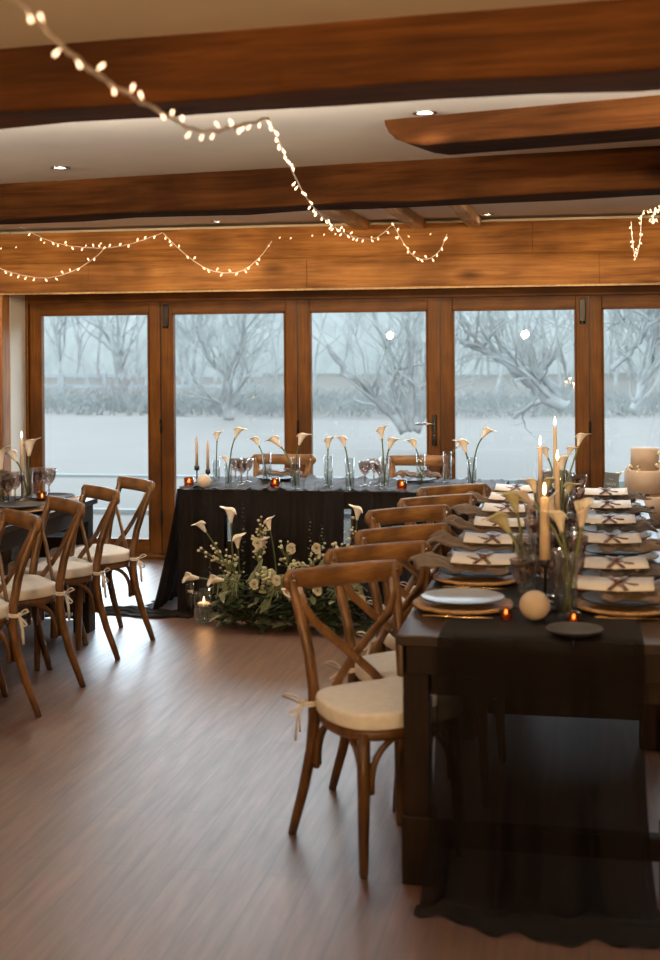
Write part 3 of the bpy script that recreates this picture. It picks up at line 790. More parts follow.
for (x, y, top_, lab, bw) in ((197, 483, 466, 'left', 'upper'), (208, 481, 472, 'right', 'lower')):
    p = ht(x, y)
    hh = .11 if lab == 'left' else .075
    inst('hold' + lab, mk_holder(hh), 'candle_holder', p, 'black candle holder, %s of the two on the head table' % ('taller' if lab == 'left' else 'shorter'), 'candle holder', 'candle holders on the head table')
    inst('tap' + lab, mk_taper(.18, .010, 'waxtan', False), 'taper_candle', p + Vector((0, 0, hh - .003)), 'beige taper in the %s holder on the head table' % ('taller' if lab == 'left' else 'shorter'), 'candle', 'tapers on the head table')
for (x, y, lab) in ((235.5, 482, 'wine goblet on the head table nearest the left vases'), (241.5, 485, 'middle wine goblet of the left cluster on the head table'), (247.5, 482, 'wine goblet closest to the left head chair'),
                    (365, 486, 'largest smoky goblet at the right place of the head table'), (374, 483, 'middle goblet of the right cluster on the head table'), (379.5, 486, 'goblet of the right cluster touching the vase')):
    inst('goblet', mk_goblet('smoky'), 'wine_goblet', ht(x, y), lab, 'glass', 'goblets on the head table', scale=.95)

def mk_plate(mat, r=.14):
    def f():
        t = MB().lathe([(r * .55, 0), (r * .62, .002), (r * .95, .013), (r, .017), (r * .99, .019), (r * .93, .016), (r * .62, .006), (.001, .006)], n=36).build('dinner_plate', 'plate')
        if mat != 'plate': MB().lathe([(r * .97, .0192), (r * .9, .0165), (r * .62, .0075), (.001, .0075)], n=36, capb=False).build('painted_reflection', mat, t)  # pale inset painting the window's reflection on the glaze
        return t
    return f
def mk_charger():
    m = MB().lathe([(.12, 0), (.155, .004), (.163, .010), (.155, .013), (.12, .009), (.001, .008)], n=40)
    for k in range(3):
        m.tube([((.150 + .006 * k) * math.cos(2 * PI * i / 32), (.150 + .006 * k) * math.sin(2 * PI * i / 32), .011 + .002 * math.sin(i * 3.0 + k)) for i in range(33)], .0045, 5)
    return m.build('charger_plate', 'rattan')
def mk_napkin(seed, mat, wl=.34, wd=.17, hump=.05, over=.06):
    def f():
        rnd = random.Random(seed); a = [rnd.uniform(0, 6) for _ in range(5)]
        def fn(u, v):
            # u along the length; outer end (u<.25) bunches up and flops over the table edge
            x = (u - .5) * wl
            e = max(0, 1 - u / .42)
            w = wd * (1 - .35 * math.exp(-((u - .62) / .10) ** 2) + .35 * e)
            y = (v - .5) * w
            z = .014 + .012 * (1 - (2 * v - 1) ** 2) + hump * e * (.35 + .65 * abs(math.sin(v * 7 + a[0] + u * 3))) * (1 - .7 * max(0, 1 - u / .12))
            z += .006 * math.sin(v * 22 + a[1] + 2 * u) + .004 * math.sin(u * 25 + a[2])
            x -= .03 * e * math.sin(v * 6 + a[3])
            return (x, y, max(.002, z))
        m = MB().grid(fn, 30, 22)
        o = empty('napkin'); m.build('cloth', mat, o, solid=.005)
        rb = MB()
        for s in (-1, 1):
            pts = [(.035 + s * .045 * q, (q) * wd * .42, .036 + .004 * math.cos(q * 2)) for q in (-1.0, -.5, 0, .5, 1.0)]
            rb.tube(pts, [(.010, .0015)] * 5, 6, flat=(0, 0, 1))
        rb.ball((.035, 0, .046), .012, 8, (1, 1, .7)); rb.ball((.02, .012, .048), .010, 8, (1.4, .7, .7)); rb.ball((.05, -.012, .048), .010, 8, (1.4, .7, .7))
        rb.build('ribbon', 'ribbon', o)
        return o
    return f
def mk_card(w=.26, d=.13):
    def f():
        o = MB().grid(lambda u, v: ((u - .5) * w, (v - .5) * d, .0 + .006 * (2 * u - 1) ** 2), 12, 2).build('menu_card', 'card', solid=.0012)
        rb = MB()
        for sx in (-1, 1): rb.tube([(-.015 + sx * .028 * q, d * .52 * q, .004 + .004 * (1 - q * q)) for q in (-1, -.5, 0, .5, 1)], [(.009, .0012)] * 5, 6, flat=(0, 0, 1))
        rb.ball((-.015, 0, .012), .011, 8, (1.2, 1, .7)); rb.build('ribbon', 'ribbon', o)
        return o
    return f
def mk_fork():
    m = MB(); m.tube([(-.10, 0, .004), (-.02, 0, .006), (.04, 0, .003), (.055, 0, .004)], [(.005, .002), (.003, .002), (.003, .002), (.009, .0015)], 6, flat=(0, 0, 1))
    for k in (-1.5, -.5, .5, 1.5): m.tube([(.055, k * .0045, .004), (.075, k * .005, .007), (.098, k * .005, .005)], .0013, 5)
    return m.build('fork', 'gold')
def mk_knife():
    m = MB(); m.tube([(-.11, 0, .004), (-.02, 0, .005), (-.01, 0, .004)], [(.005, .004), (.006, .0035), (.004, .002)], 6, flat=(0, 0, 1))
    m.tube([(-.01, 0, .004), (.02, .001, .004), (.08, .001, .004), (.115, -.004, .004)], [(.006, .001), (.0095, .001), (.009, .001), (.002, .0008)], 6, flat=(0, 0, 1))
    return m.build('knife', 'gold')
def setting(x, y, z, ang, side, k, full=True, nap='napkin', plate='plate', card=True, hump=.05, wl=.34):
    """ang: direction pointing from table edge to centre (radians)"""
    c, s = math.cos(ang), math.sin(ang)
    def q(dx, dy, dz=0): return (x + c * dx - s * dy, y + s * dx + c * dy, z + dz)
    where = '%s place, %s' % (k, side)
    inst('charger', mk_charger, 'charger_plate', q(0, 0, 0), 'woven rattan charger at the ' + where, 'charger', 'chargers on the tables', ang)
    inst('plate' + plate, mk_plate(plate), 'dinner_plate', q(0, 0, .016), ('dark glazed plate at the ' if plate == 'plate' else 'dark plate with painted window reflection at the ') + where, 'plate', 'dinner plates on the tables', ang)
    if nap:
        sd = 'nap%s%d%.2f' % (nap, (len(PROT) * 7 + int(y * 10)) % 3, hump)
        inst(sd, mk_napkin(hash(sd) % 97 if False else int(y * 10) % 13, nap, wl=wl, hump=hump), 'napkin', q(-.055, 0, .028), ('taupe napkin tied with ribbon at the ' if nap == 'napkin' else 'dark folded napkin tied with ribbon at the ') + where, 'napkin', 'ribbon-tied napkins on the tables', ang)
    if card: inst('card', mk_card(), 'menu_card', q(.035, .0, .076), 'white menu card tied onto the napkin at the ' + where, 'menu', 'menu cards on the tables', ang + random.uniform(-.06, .06)).rotation_euler.x = R(9) if ang == 0 else R(-9)
    if full:
        inst('fork', mk_fork, 'fork', q(0, .19, 0.0), 'gold fork beside the plate at the ' + where, 'fork', 'gold forks on the tables', ang)
        inst('knife', mk_knife, 'knife', q(0, -.19, 0.0), 'gold knife beside the plate at the ' + where, 'knife', 'gold knives on the tables', ang)
random.seed(12)
TZ = TH + .008
setting(TX0 + .165, 4.30, TZ, 0, 'long table aisle side', 'nearest', nap=None, plate='reflplate', card=False)
for k in range(1, 7): setting(TX0 + .175, 4.30 + .5 * k + [0, 0, 0, 0, 0, -.04, -.12][k], TZ, 0, 'long table aisle side', ORD[k] if k < 6 else 'farthest', nap='napkin', hump=.055)
for k in range(0, 6): setting(TX1 - .195, 4.36 + [0, .42, 1.02, 1.6, 2.15, 2.7][k], TZ, PI, 'long table cake side', ORD[k] if k < 5 else 'farthest', nap='napkind' if k in (1, 3, 4, 5) else 'napkin', hump=.022, wl=.26)
# head table places
for px, lab in ((278, 'left place of the head table'), (415, 'right place of the head table')):
    p = ony(px, 474, 8.18); x, y = p.x, 8.17
    inst('plateplate', mk_plate('plate'), 'dinner_plate', (x, y, HZ + .002), 'dark plate at the ' + lab, 'plate', 'dinner plates on the tables')
    inst('naph', mk_napkin(5, 'napkin', .26, .15, .03), 'napkin', (x + .03, y, HZ + .022), 'grey taupe napkin on the plate at the ' + lab, 'napkin', 'ribbon-tied napkins on the tables', .2)

# ---- long table centre: candles, vases, goblets, callas
tallg = 'black candle holders down the long table'
# (px, y base world Y, holder h, taper h)
long_c = [(545, 4.30, .165, .205, .0175, 'nearest the camera, before the vases'), (558, 5.35, .15, .24, .011, 'second along the long table'), (541, 5.75, .16, .26, .011, 'leftmost of the far cluster on the long table'), (556, 6.35, .17, .30, .011, 'highest and farthest on the long table')]
for i, (px, y, hh, th, r, lab) in enumerate(long_c):
    p = ony(px, 560, y)
    inst('lh%d' % i, mk_holder(hh), 'candle_holder', (p.x, y, TZ), 'black candle holder ' + lab, 'candle holder', tallg)
    inst('lt%d' % i, mk_taper(th, r, 'wax', True), 'taper_candle', (p.x, y, TZ + hh - .003), 'lit ivory taper ' + lab, 'candle', 'lit tapers down the long table')
    l = bpy.data.lights.new('flame_light', 'POINT'); l.energy = .5; l.color = (1, .55, .22); l.shadow_soft_size = .012
    lo = bpy.data.objects.new('flame_light', l); C.objects.link(lo); lo.location = (p.x, y, TZ + hh + th + .05)
p = onz(535, 620, TZ); inst('ball', mk_ball, 'ball_candle', p, 'round blush candle at the near end of the long table', 'candle', 'ball candles', scale=1.1)
for x, y, lab in ((-.06, 5.0, 'ball candle half-hidden behind the near vases of the long table'),):
    inst('ball', mk_ball, 'ball_candle', (x, y, TZ), 'round blush candle half-hidden behind the near vases', 'candle', 'ball candles', scale=.9)
LV = [('n1', 567, 4.17, 'wide glass vase of green stems at the near end of the long table'), ('n2', 527, 4.60, 'glass vase left of the nearest taper on the long table'), ('n3', 572, 4.85, 'glass vase behind the wide near vase on the long table'),
      ('m1', 545, 5.5, 'glass vase halfway along the long table, left of centre'), ('m2', 562, 5.9, 'glass vase halfway along the long table, right of centre'), ('f1', 560, 6.7, 'glass vase toward the far end of the long table')]
for k, px, y, lab in LV:
    p = ony(px, 600, y); p = Vector((p.x, y, TZ)); VP[k] = p
    inst('v_l', mk_vase(.20, .034), 'glass_vase', p, lab, 'vase', 'clear cylinder vases on the long table')
def lc(vk, hx, hy, bend, s, tw, label, dy=0, mat='calla', rise=.75):
    b = VP[vk]; p0 = b + Vector((random.uniform(-.01, .01), random.uniform(-.01, .01), .02)); p2 = ony(hx, hy, b.y + dy)
    p1 = Vector((p0.x + (p2.x - p0.x) * bend, (p0.y + p2.y) / 2, p0.z + (p2.z - p0.z) * rise))
    s *= .84 if b.y < 5.2 else .72
    calla(p0, p1, p2, s, label, 'calla lilies on the long table', twist=tw, mat=mat, stem='stemp', rstem=.005)
random.seed(8)
lc('n2', 517, 513, .35, 1.25, PI, 'greenish calla pointing left, upper of the left pair', mat='callag')
lc('n2', 510, 533, .3, 1.35, PI, 'greenish calla pointing left, lower of the left pair', mat='callag')
lc('n1', 581, 527, .9, 1.3, 1.2, 'curved calla arching right above the wide near vase', mat='calla', rise=.8)
lc('n1', 562, 532, .4, 1.1, PI, 'small open calla standing between the near taper and the arch', mat='calla')
lc('n3', 556, 520, .5, 1.35, 0, 'broad open calla just right of the nearest taper')
lc('n3', 533, 505, .4, 1.2, PI, 'calla opening left behind the nearest flame')
lc('m1', 547, 493, .5, 1.25, 0, 'calla turned right in the middle cluster of the long table', mat='callag')
lc('m2', 566, 497, .5, 1.3, .3, 'cream calla leaning right in the middle cluster', mat='callag')
lc('m1', 535, 493, .4, 1.2, PI, 'long calla leaning left in the middle cluster')
lc('m2', 562, 470, .5, 1.2, .2, 'high calla flaring right beside the middle flame')
lc('f1', 548, 458, .4, 1.2, PI, 'calla flaring left in the far cluster')
lc('f1', 568, 456, .5, 1.0, 0, 'small calla leaning right in the far cluster')
lc('f1', 578, 446, .8, 1.3, 0, 'tallest far calla in front of the door seam')
# goblets: one pair per place, inner side
gi = 0
for k in range(7):
    for j, dx in enumerate((.36, .43)):
        y = 4.30 + .5 * k + (.10 if j else .02) * 1.0
        if k == 0 and j == 1: y = 4.42
        nm = (ORD[k] if k < 6 else 'farthest')
        inst('goblet', mk_goblet('smoky'), 'wine_goblet', (TX0 + dx - .02 * (k % 2), y, TZ), ('outer' if j == 0 else 'inner') + ' smoky goblet at the %s place on the aisle side' % nm, 'glass', 'smoky goblets on the long table')
for k in range(6):
    for j, dx in enumerate((.36, .42)):
        y = 4.36 + [0, .42, 1.02, 1.6, 2.15, 2.7][k] + (.17 if j else .09)
        nm = ORD[k] if k < 5 else 'farthest'
        inst('goblet', mk_goblet('smoky'), 'wine_goblet', (TX1 - dx + .01 * (k % 2), y, TZ), ('outer' if j == 0 else 'inner') + ' smoky goblet at the %s place on the cake side' % nm, 'glass', 'smoky goblets on the long table')
for i, (x, y) in enumerate(((-.25, 4.12), (-.04, 4.08), (-.02, 4.62), (-.20, 5.1), (-.05, 5.65), (-.22, 6.1))):
    lab = 'glass tea light cup %s from the near end of the long table' % ['first', 'second', 'third', 'fourth', 'fifth', 'sixth'][i]
    inst('votive', mk_votive, 'votive_holder', (x, y, TZ), lab.replace('glass tea light cup', 'amber glass votive'), 'candle holder', 'amber votives on the long table', scale=.7)
    inst('tealight', mk_tealight, 'tea_light', (x, y, TZ + .007), 'lit tea light in the %s votive from the near end of the long table' % ['first', 'second', 'third', 'fourth', 'fifth', 'sixth'][i], 'candle', 'tea lights down the long table', scale=.7)
# small dish in front of the near vase
p = onz(575, 634, TZ); inst('saucer', mk_plate('plate', .085), 'side_plate', p, 'small dark dish at the near edge of the long table', 'plate', None)
# menu sign standing at the far end
p = ony(611, 500, 7.36)
sg = empty('table_sign', (p.x, 7.34, TZ)); tag(sg, 'small slate blue card with white script standing before the cake', 'sign')
sp = MB().box((0, 0, .075), (.078, .006, .15), rx=R(-8), ry=R(6)).build('card', 'slate', sg)
sc = MB(); sc.tube([(-.012 + .003 * i, -.0045 - .0, .115 + .006 * math.sin(i * 2.2)) for i in range(9)], .0012, 4)
sc.tube([(-.026 + .0035 * i, -.007, .088 + .010 * math.sin(i * 1.7)) for i in range(16)], .0015, 4)
sc.tube([(-.016 + .003 * i, -.016, .03 + .004 * math.sin(i * 2.5)) for i in range(10)], .0011, 4)
sc.v = [(x, y + .004 - (.115 - z) * -.0 , z) for x, y, z in sc.v]
sc.build('script', 'ink', sg)

# ---- left table items
LZ = TH + .008
p = ony(22, 500, 6.95)
inst('llh', mk_holder(.13), 'candle_holder', (p.x, 6.95, LZ), 'black candle holder on the left table', 'candle holder', None)
inst('llt', mk_taper(.215, .012, 'wax', True), 'taper_candle', (p.x, 6.95, LZ + .127), 'lit ivory taper on the left table', 'candle', None)
for px, y, lab, k in ((28, 6.85, 'glass vase beside the taper on the left table', 'l1'), (4, 6.7, 'glass vase at the frame edge on the left table', 'l2')):
    q = ony(px, 500, y); VP[k] = Vector((q.x, y, LZ)); inst('v_l', mk_vase(.2, .034), 'glass_vase', VP[k], lab, 'vase', 'vases on the left table', scale=.85)
def lc2(vk, hx, hy, bend, s, tw, label):
    b = VP[vk]; p0 = b + Vector((0, 0, .02)); p2 = ony(hx, hy, b.y)
    calla(p0, Vector((p0.x + (p2.x - p0.x) * bend, b.y, p0.z + (p2.z - p0.z) * .75)), p2, s, label, 'calla lilies on the left table', twist=tw)
lc2('l1', 17, 462, .4, 1.1, PI, 'calla leaning left of the taper on the left table')
lc2('l1', 29, 456, .6, 1.3, 0, 'calla leaning right of the taper on the left table')
lc2('l2', 1, 470, .5, 1.5, 0, 'large calla cut by the frame edge on the left table')
for px, y, lab in ((37, 7.0, 'goblet beside the vase on the left table'), (49, 6.98, 'rightmost goblet on the left table'), (8, 6.6, 'goblet at the frame edge on the left table'), (15, 6.75, 'goblet below the taper on the left table'), (2, 6.8, 'goblet half cut by the frame edge on the left table')):
    q = ony(px, 500, y); inst('goblet', mk_goblet('smoky'), 'wine_goblet', (q.x, y, LZ), lab, 'glass', 'goblets on the left table', scale=1.1)
q = ony(42, 490, 6.85); inst('votive', mk_votive, 'votive_holder', (q.x, 6.85, LZ), 'amber glass votive among the left table goblets', 'candle holder', None)
inst('tealight', mk_tealight, 'tea_light', (q.x, 6.85, LZ + .009), 'lit tea light in the votive on the left table', 'candle', None)
for i, y in enumerate((5.95, 6.45, 6.86)):
    setting(LX1 - .18, y, LZ, PI, 'left table', ['third from far', 'second from far', 'far end'][i], full=(i > 0), nap=None, card=False)

# ---------------------------------------------------------------- cake on a low side table
cp = ony(645, 500, 8.25)
st = empty('side_table', (cp.x + .06, 8.25, 0)); tag(st, 'low side table with dark top carrying the cake', 'table')
MB().box((0, 0, .535), (.62, .5, .03)).build('tabletop', 'table', st, bevel=.004)
for sx in (-1, 1):
    for sy in (-1, 1): MB().box((sx * .27, sy * .21, .26), (.035, .035, .52)).build('leg', 'tablex', st)
ck = empty('wedding_cake', (cp.x, 8.25, .551)); tag(ck, 'three-tier blush wedding cake with small flowers by the window', 'cake')
for r, z0, z1, nm in ((.165, 0, .145, 'tier'), (.125, .145, .30, 'tier'), (.086, .30, .435, 'tier')):
    MB().lathe([(r, z0), (r, z1 - .008), (r - .006, z1), (.001, z1)], n=32).build(nm, 'icing', ck)
MB().tube([(.127 * math.cos(a), .127 * math.sin(a), .16) for a in [2 * PI * i / 24 for i in range(25)]], (.004), 6).build('ribbon', 'ribbon', ck)
fl = MB(); rnd = random.Random(2)
for cx_, cy_, cz_, n in ((-.085, -.05, .31, 9), (.07, -.06, .33, 8), (.09, -.03, .40, 6), (-.02, -.10, .305, 6)):
    for _ in range(n):
        c = (cx_ + rnd.uniform(-.03, .03), cy_ + rnd.uniform(-.02, .02), cz_ + rnd.uniform(-.02, .03)); fl.ball(c, rnd.uniform(.006, .012), 7)
fl.build('flowers', 'petal', ck)
pp = ony(619, 500, 8.2)
# slim white taper beside the cake
sv = empty('bud_vase', (pp.x, 8.2, .551)) if False else None
vx = ony(619, 505, 8.2).x
inst('v_c', mk_vase(.17, .02), 'glass_vase', (vx, 8.2, .551), 'slim clear vase beside the wedding cake', 'vase', None)
lo_ = Vector((vx, 8.2, .57)); calla(lo_, lo_ + Vector((.0, 0, .12)), ony(618, 482, 8.2), .8, 'slender calla in the slim vase beside the cake', None)

# ---------------------------------------------------------------- floor flowers
fc = onz(283, 622, 0)
FY = 7.34
arr = empty('floral_arrangement', (ony(283, 600, FY).x, FY, 0)); tag(arr, 'loose white and green floor arrangement before the head table', 'flower arrangement')
X0 = ony(195, 600, FY).x - arr.location.x; X1 = ony(372, 600, FY).x - arr.location.x
rnd = random.Random(21)
def leafblade(m, p, d, L, w, curl=.3):
    d = Vector(d).normalized(); s = d.cross(Vector((0, 0, 1)));
    s = s.normalized() if s.length > .01 else Vector((1, 0, 0))
    n = 4; vs = []; fs = []
    for i in range(n + 1):
        t = i / n; c = Vector(p) + d * L * t + Vector((0, 0, -curl * L * t * t)); ww = w * math.sin(PI * min(1, .08 + t * .92)) ** .8
        vs += [c - s * ww, c + Vector((0, 0, -.12 * ww)), c + s * ww]
    for i in range(n): fs += [(i * 3, i * 3 + 3, i * 3 + 4, i * 3 + 1), (i * 3 + 1, i * 3 + 4, i * 3 + 5, i * 3 + 2)]
    m.add([tuple(v) for v in vs], fs, True)
mf, mp_ = MB(), MB()
for k in range(620):
    x = rnd.uniform(X0 + .17, X1); e = math.sin(PI * (x - X0) / (X1 - X0)) ** .4
    z = rnd.uniform(.02, .26) * (.5 + .5 * e); y = rnd.uniform(-.13, .08)
    a = rnd.uniform(0, 2 * PI); d = (math.cos(a), -abs(math.sin(a)) * .8, rnd.uniform(-.1, .9))
    leafblade(mf if rnd.random() < .7 else mp_, (x, y, z), d, rnd.uniform(.06, .13), rnd.uniform(.012, .026))
for px, py in ((243, 500), (310, 515), (322, 522), (345, 560), (300, 585), (210, 560)):
    b = ony(px, 600, FY) - arr.location; b.z = .08; tpt = ony(px, py, FY) - arr.location
    for k in range(26):
        t = k / 26; c = b.lerp(tpt, t); a = k * 2.4
        leafblade(mf if px < 300 else mp_, c, (math.cos(a), math.sin(a), .9), .06 * (1.1 - t), .007)
mf.build('dark_foliage', 'leaf', arr); mp_.build('pale_foliage', 'leafp', arr)
# plume grasses hanging over
for k in range(7):
    pl = MB()
    px = rnd.uniform(215, 360); b = ony(px, 590, FY - .08) - arr.location
    a = rnd.uniform(-.6, .6)
    for j in range(14):
        pl.tube(bez(b + Vector((0, 0, .08)), b + Vector((a * .1 + rnd.uniform(-.05, .05), -.04, .12)), b + Vector((a * .2 + rnd.uniform(-.06, .06), -.07, rnd.uniform(-.05, .03))), 5), .0022, 4)
    pl.build('plume_grass', 'leafp', arr)
for px, py in ((262, 612), (318, 575), (250, 585)):
    pl = MB(); b = ony(px + 12, py - 25, FY - .1) - arr.location; e_ = ony(px, py, FY - .16) - arr.location
    for j in range(16):
        pl.tube(bez(b, b + Vector((.02, -.03, .03)), e_ + Vector((rnd.uniform(-.04, .04), 0, rnd.uniform(-.01, .03))), 5), .003, 4)
    pl.build('plume_grass', 'leafp', arr)
# hydrangea heads and roses
for px, py, r in ((264, 580, .07), (352, 592, .055), (330, 575, .05), (362, 570, .05), (300, 600, .04), (296, 570, .045)):
    c = ony(px, py, FY - .1) - arr.location; m = MB()
    for k in range(90):
        v = Vector((rnd.gauss(0, 1), rnd.gauss(0, 1), rnd.gauss(0, 1))).normalized(); q = c + v * r * (1 if rnd.random() < .8 else .8)
        m.ball(q, r * .2, 6, (1, 1, .7))
    m.build('hydrangea', 'hydra', arr)
def rose(c, r):
    m = MB()
    for k in range(12):
        a = k * 2.4; t = k / 12; rr = r * (.2 + .8 * t)
        def fn(u, v, a=a, rr=rr, t=t):
            th = a + (u - .5) * 1.5; q = rr * (.5 + .5 * v + .15 * v * v)
            return (c[0] + q * math.cos(th), c[1] - r * .5 + r * (1.1 - .5 * t) * -v * .4 + 0 * q, c[2] + q * math.sin(th))
        m.grid(fn, 6, 4)
    m.build('rose', 'petal', arr, solid=.001)
for px, py in ((255, 584), (277, 580), (341, 584), (258, 543), (292, 548), (317, 548), (318, 590), (362, 600), (345, 556)):
    c = ony(px, py, FY - .17) - arr.location; rose(c, .03)
# small-flower sprays
for (bx, by, tx, ty, n, w) in ((245, 580, 205, 548, 34, .07), (258, 575, 262, 516, 34, .035), (258, 560, 258, 530, 14, .04), (290, 575, 281, 540, 22, .045), (300, 585, 322, 545, 20, .05), (225, 590, 230, 560, 20, .05), (330, 590, 338, 545, 30, .04), (345, 570, 352, 520, 20, .03)):
    sp_ = MB(); st_ = MB(); b = ony(bx, by, FY) - arr.location; tpt = ony(tx, ty, FY - .05) - arr.location
    for k in range(n):
        t = rnd.uniform(.3, 1); c = b.lerp(tpt, t) + Vector((rnd.uniform(-w, w), rnd.uniform(-w, w), rnd.uniform(-w, w) * .6))
        sp_.ball(c, rnd.uniform(.006, .012), 6, (1, 1, .8)); st_.tube([b.lerp(tpt, t * .6), c], .0012, 4)
    so = sp_.build('blossom_spray', 'petal', arr); st_.build('stem', 'stemp', so)
# callas of the arrangement
for (hx, hy, bx, by, s, tw, bend) in ((206, 532, 240, 592, 1.25, PI, .5), (231, 523, 235, 590, 1.5, PI, .9), (238, 548, 240, 585, 1.3, .5, .5), (270, 530, 277, 580, 1.2, 0, .3), (262, 548, 262, 580, 1.1, 0, .5), (357, 520, 348, 580, 1.3, PI, .8)):
    p0 = ony(bx, by, FY) ; p2 = ony(hx, hy, FY - .03)
    calla(p0, p0.lerp(p2, .5) + Vector(((p2.x - p0.x) * (bend - .5), 0, .04)), p2, s * .8, None, parent=arr, twist=tw, rstem=.004)
for (hx, hy, bx, by, s, tw) in ((199, 578, 240, 600, 1.3, PI), (224, 580, 262, 600, 1.3, PI), (282, 589, 268, 602, 1.3, 0)):
    p0 = ony(bx, by, FY - .1); p2 = ony(hx, hy, FY - .18)
    calla(p0, p0.lerp(p2, .6) + Vector((0, 0, .05)), p2, s * .85, None, parent=arr, twist=tw, rstem=.004)
# lantern glass cylinders with floating candles
for (px, py, h, r, lab) in ((204, 622, .19, .062, 'wide glass cylinder with floating candle on the floor'), (191, 616, .235, .036, 'taller glass cylinder with floating candle on the floor')):
    p = onz(px, py, 0)
    t = empty('glass_cylinder', p); tag(t, lab, 'vase', 'glass candle cylinders on the floor')
    MB().lathe([(r, 0), (r, h), (r - .003, h), (r - .003, .01), (.001, .01)], n=28).build('body', 'clear', t)
    zw = h - .085
    MB().lathe([(r - .004, .011), (r - .004, zw), (.001, zw)], n=24).build('water', 'water', t)
    gr_ = MB()
    for k in range(10): gr_.tube([(rnd.uniform(-r, r) * .5, rnd.uniform(-r, r) * .5, .012), (rnd.uniform(-r, r) * .6, rnd.uniform(-r, r) * .6, zw * .8)], .003, 4)
    gr_.build('greenery', 'stemp', t)
    c = empty('floating_candle', p + Vector((0, 0, zw - .012))); tag(c, 'lit floating candle in the ' + ('wide' if r > .05 else 'taller') + ' floor cylinder', 'candle', 'floating candles on the floor')
    MB().lathe([(r * .45, 0), (r * .62, .012), (r * .6, .022), (.001, .022)], n=18).build('wax', 'wax', c)
    MB().lathe([(.001, .024), (.006, .032), (.004, .044), (.001, .058)], n=10).build('flame', 'flame', c)
    l = bpy.data.lights.new('flame_light', 'POINT'); l.energy = .7; l.color = (1, .5, .2); l.shadow_soft_size = .012
    lo = bpy.data.objects.new('flame_light', l); C.objects.link(lo); lo.location = p + Vector((0, 0, zw + .06))

# ---------------------------------------------------------------- fairy lights
def interp(pts, n):
    # smooth through points (Catmull-Rom)
    P = [pts[0]] + pts + [pts[-1]]; out = []
    for i in range(1, len(P) - 2):
        for k in range(n):
            t = k / n; a, b, c, d = P[i - 1], P[i], P[i + 1], P[i + 2]
            out.append(.5 * ((2 * b) + (c - a) * t + (2 * a - 5 * b + 4 * c - d) * t * t + (3 * b - a - 3 * c + d) * t ** 3))
    out.append(pts[-1]); return out
def string_lights(pts, label, spacing=.055, r=.0042, bl=.011, wr=.0022, seed=1, wire='wire', jitter=.02, start=0):
    rnd = random.Random(seed); pts = [Vector(p) for p in pts]
    base = pts[0].copy(); path = interp([p - base for p in pts], 10)
    o = empty('string_lights', base); tag(o, label, 'fairy lights', 'fairy light strings along the beams')
    wob = [p + Vector((0, 0, .0015 * math.sin(i * 1.7))) for i, p in enumerate(path)]
    MB().tube(wob, wr, 6).build('wire', wire, o)
    if wr > .003:
        MB().tube([p + Vector((0, wr * 1.5 * math.sin(i * 1.3), wr * 1.5 * math.cos(i * 1.3))) for i, p in enumerate(path)], wr * .8, 5).build('twisted_strand', wire, o)
    bm = MB().lathe([(.25, -1.0), (.45, -.9), (.6, 0), (1, .5), (1.0, 1.1), (.6, 1.7), (.1, 1.95)], n=8).mesh('bulb'); bm.materials.append(M['bulb'])
    acc = 0; nxt = spacing * .5; cnt = 0
    for a, b in zip(path[:-1], path[1:]):
        seg = (b - a).length; acc += seg
        while acc >= nxt and cnt < 95:
            q = b.lerp(a, (acc - nxt) / max(seg, 1e-6))
            ang = rnd.uniform(0, 2 * PI); dz = rnd.choice([-1, -1, 1]) * rnd.uniform(.5, 1)
            d = Vector((math.cos(ang) * .6, math.sin(ang) * .5, dz)).normalized()
            bo = bpy.data.objects.new('bulb', bm); C.objects.link(bo); bo.parent = o; bo.location = q + d * (bl * .9 + wr)
            bo.rotation_euler = d.to_track_quat('Z', 'Y').to_euler(); s = r * .85; bo.scale = (s, s, bl * .5)
            cnt += 1; nxt += spacing * rnd.uniform(.6, 1.4)
    return o
YL = IN - .16
def yy(px, py, y): return ony(px, py, y)
# foreground string: from behind the camera side up to the nearest beam
B1 = 3.6
string_lights([yy(-25, -18, 1.75), yy(20, 4, 1.9), yy(60, 44, 2.05), yy(105, 80, 2.25), yy(160, 112, 2.55), yy(200, 131, 2.85), yy(235, 127, 3.2), yy(268, 118, 3.62)], 'thick fairy light string crossing from top left corner to the nearest beam', .075, .0038, .0115, .0032, 3)
string_lights([yy(268, 118, 3.70), yy(285, 155, 4.6), yy(308, 200, 5.9), yy(333, 226, 7.3), yy(352, 236, 8.3), yy(375, 238, 8.9), yy(393, 224, YL)], 'fairy light string dropping from the nearest beam to the joists over the doors', .15, .0055, .0145, .0028, 4)
string_lights([yy(393, 224, YL), yy(403, 242, YL), yy(414, 256, YL), yy(428, 259, YL), yy(440, 250, YL), yy(447, 234, YL)], 'short fairy light swag on the lintel beside the joist ends', .04, .0058, .0155, .0024, 5)
string_lights([yy(-12, 208, YL - .3), yy(3, 217, YL - .25), yy(30, 232, YL - .1), yy(60, 244, YL), yy(100, 248, YL), yy(130, 244, YL), yy(162, 233, YL)], 'fairy light swag from the left edge to the hook above the second door', .075, .0058, .0155, .0024, 6)
string_lights([yy(163, 233, YL), yy(185, 254, YL), yy(210, 270, YL), yy(238, 272, YL), yy(258, 259, YL), yy(272, 241, YL)], 'deep fairy light swag hanging over the second door', .06, .0058, .0155, .0024, 7)
string_lights([yy(-8, 264, YL), yy(10, 272, YL), yy(45, 278, YL), yy(75, 270, YL), yy(98, 255, YL), (yy(104, 247, YL))], 'lower fairy light swag at the left end of the lintel', .065, .0058, .0155, .0024, 8)
string_lights([yy(-8, 248, YL), yy(50, 244, YL), yy(110, 245, YL)], 'fine wire fairy lights along the left end of the lintel', .16, .004, .010, .0009, 9, 'wirec')
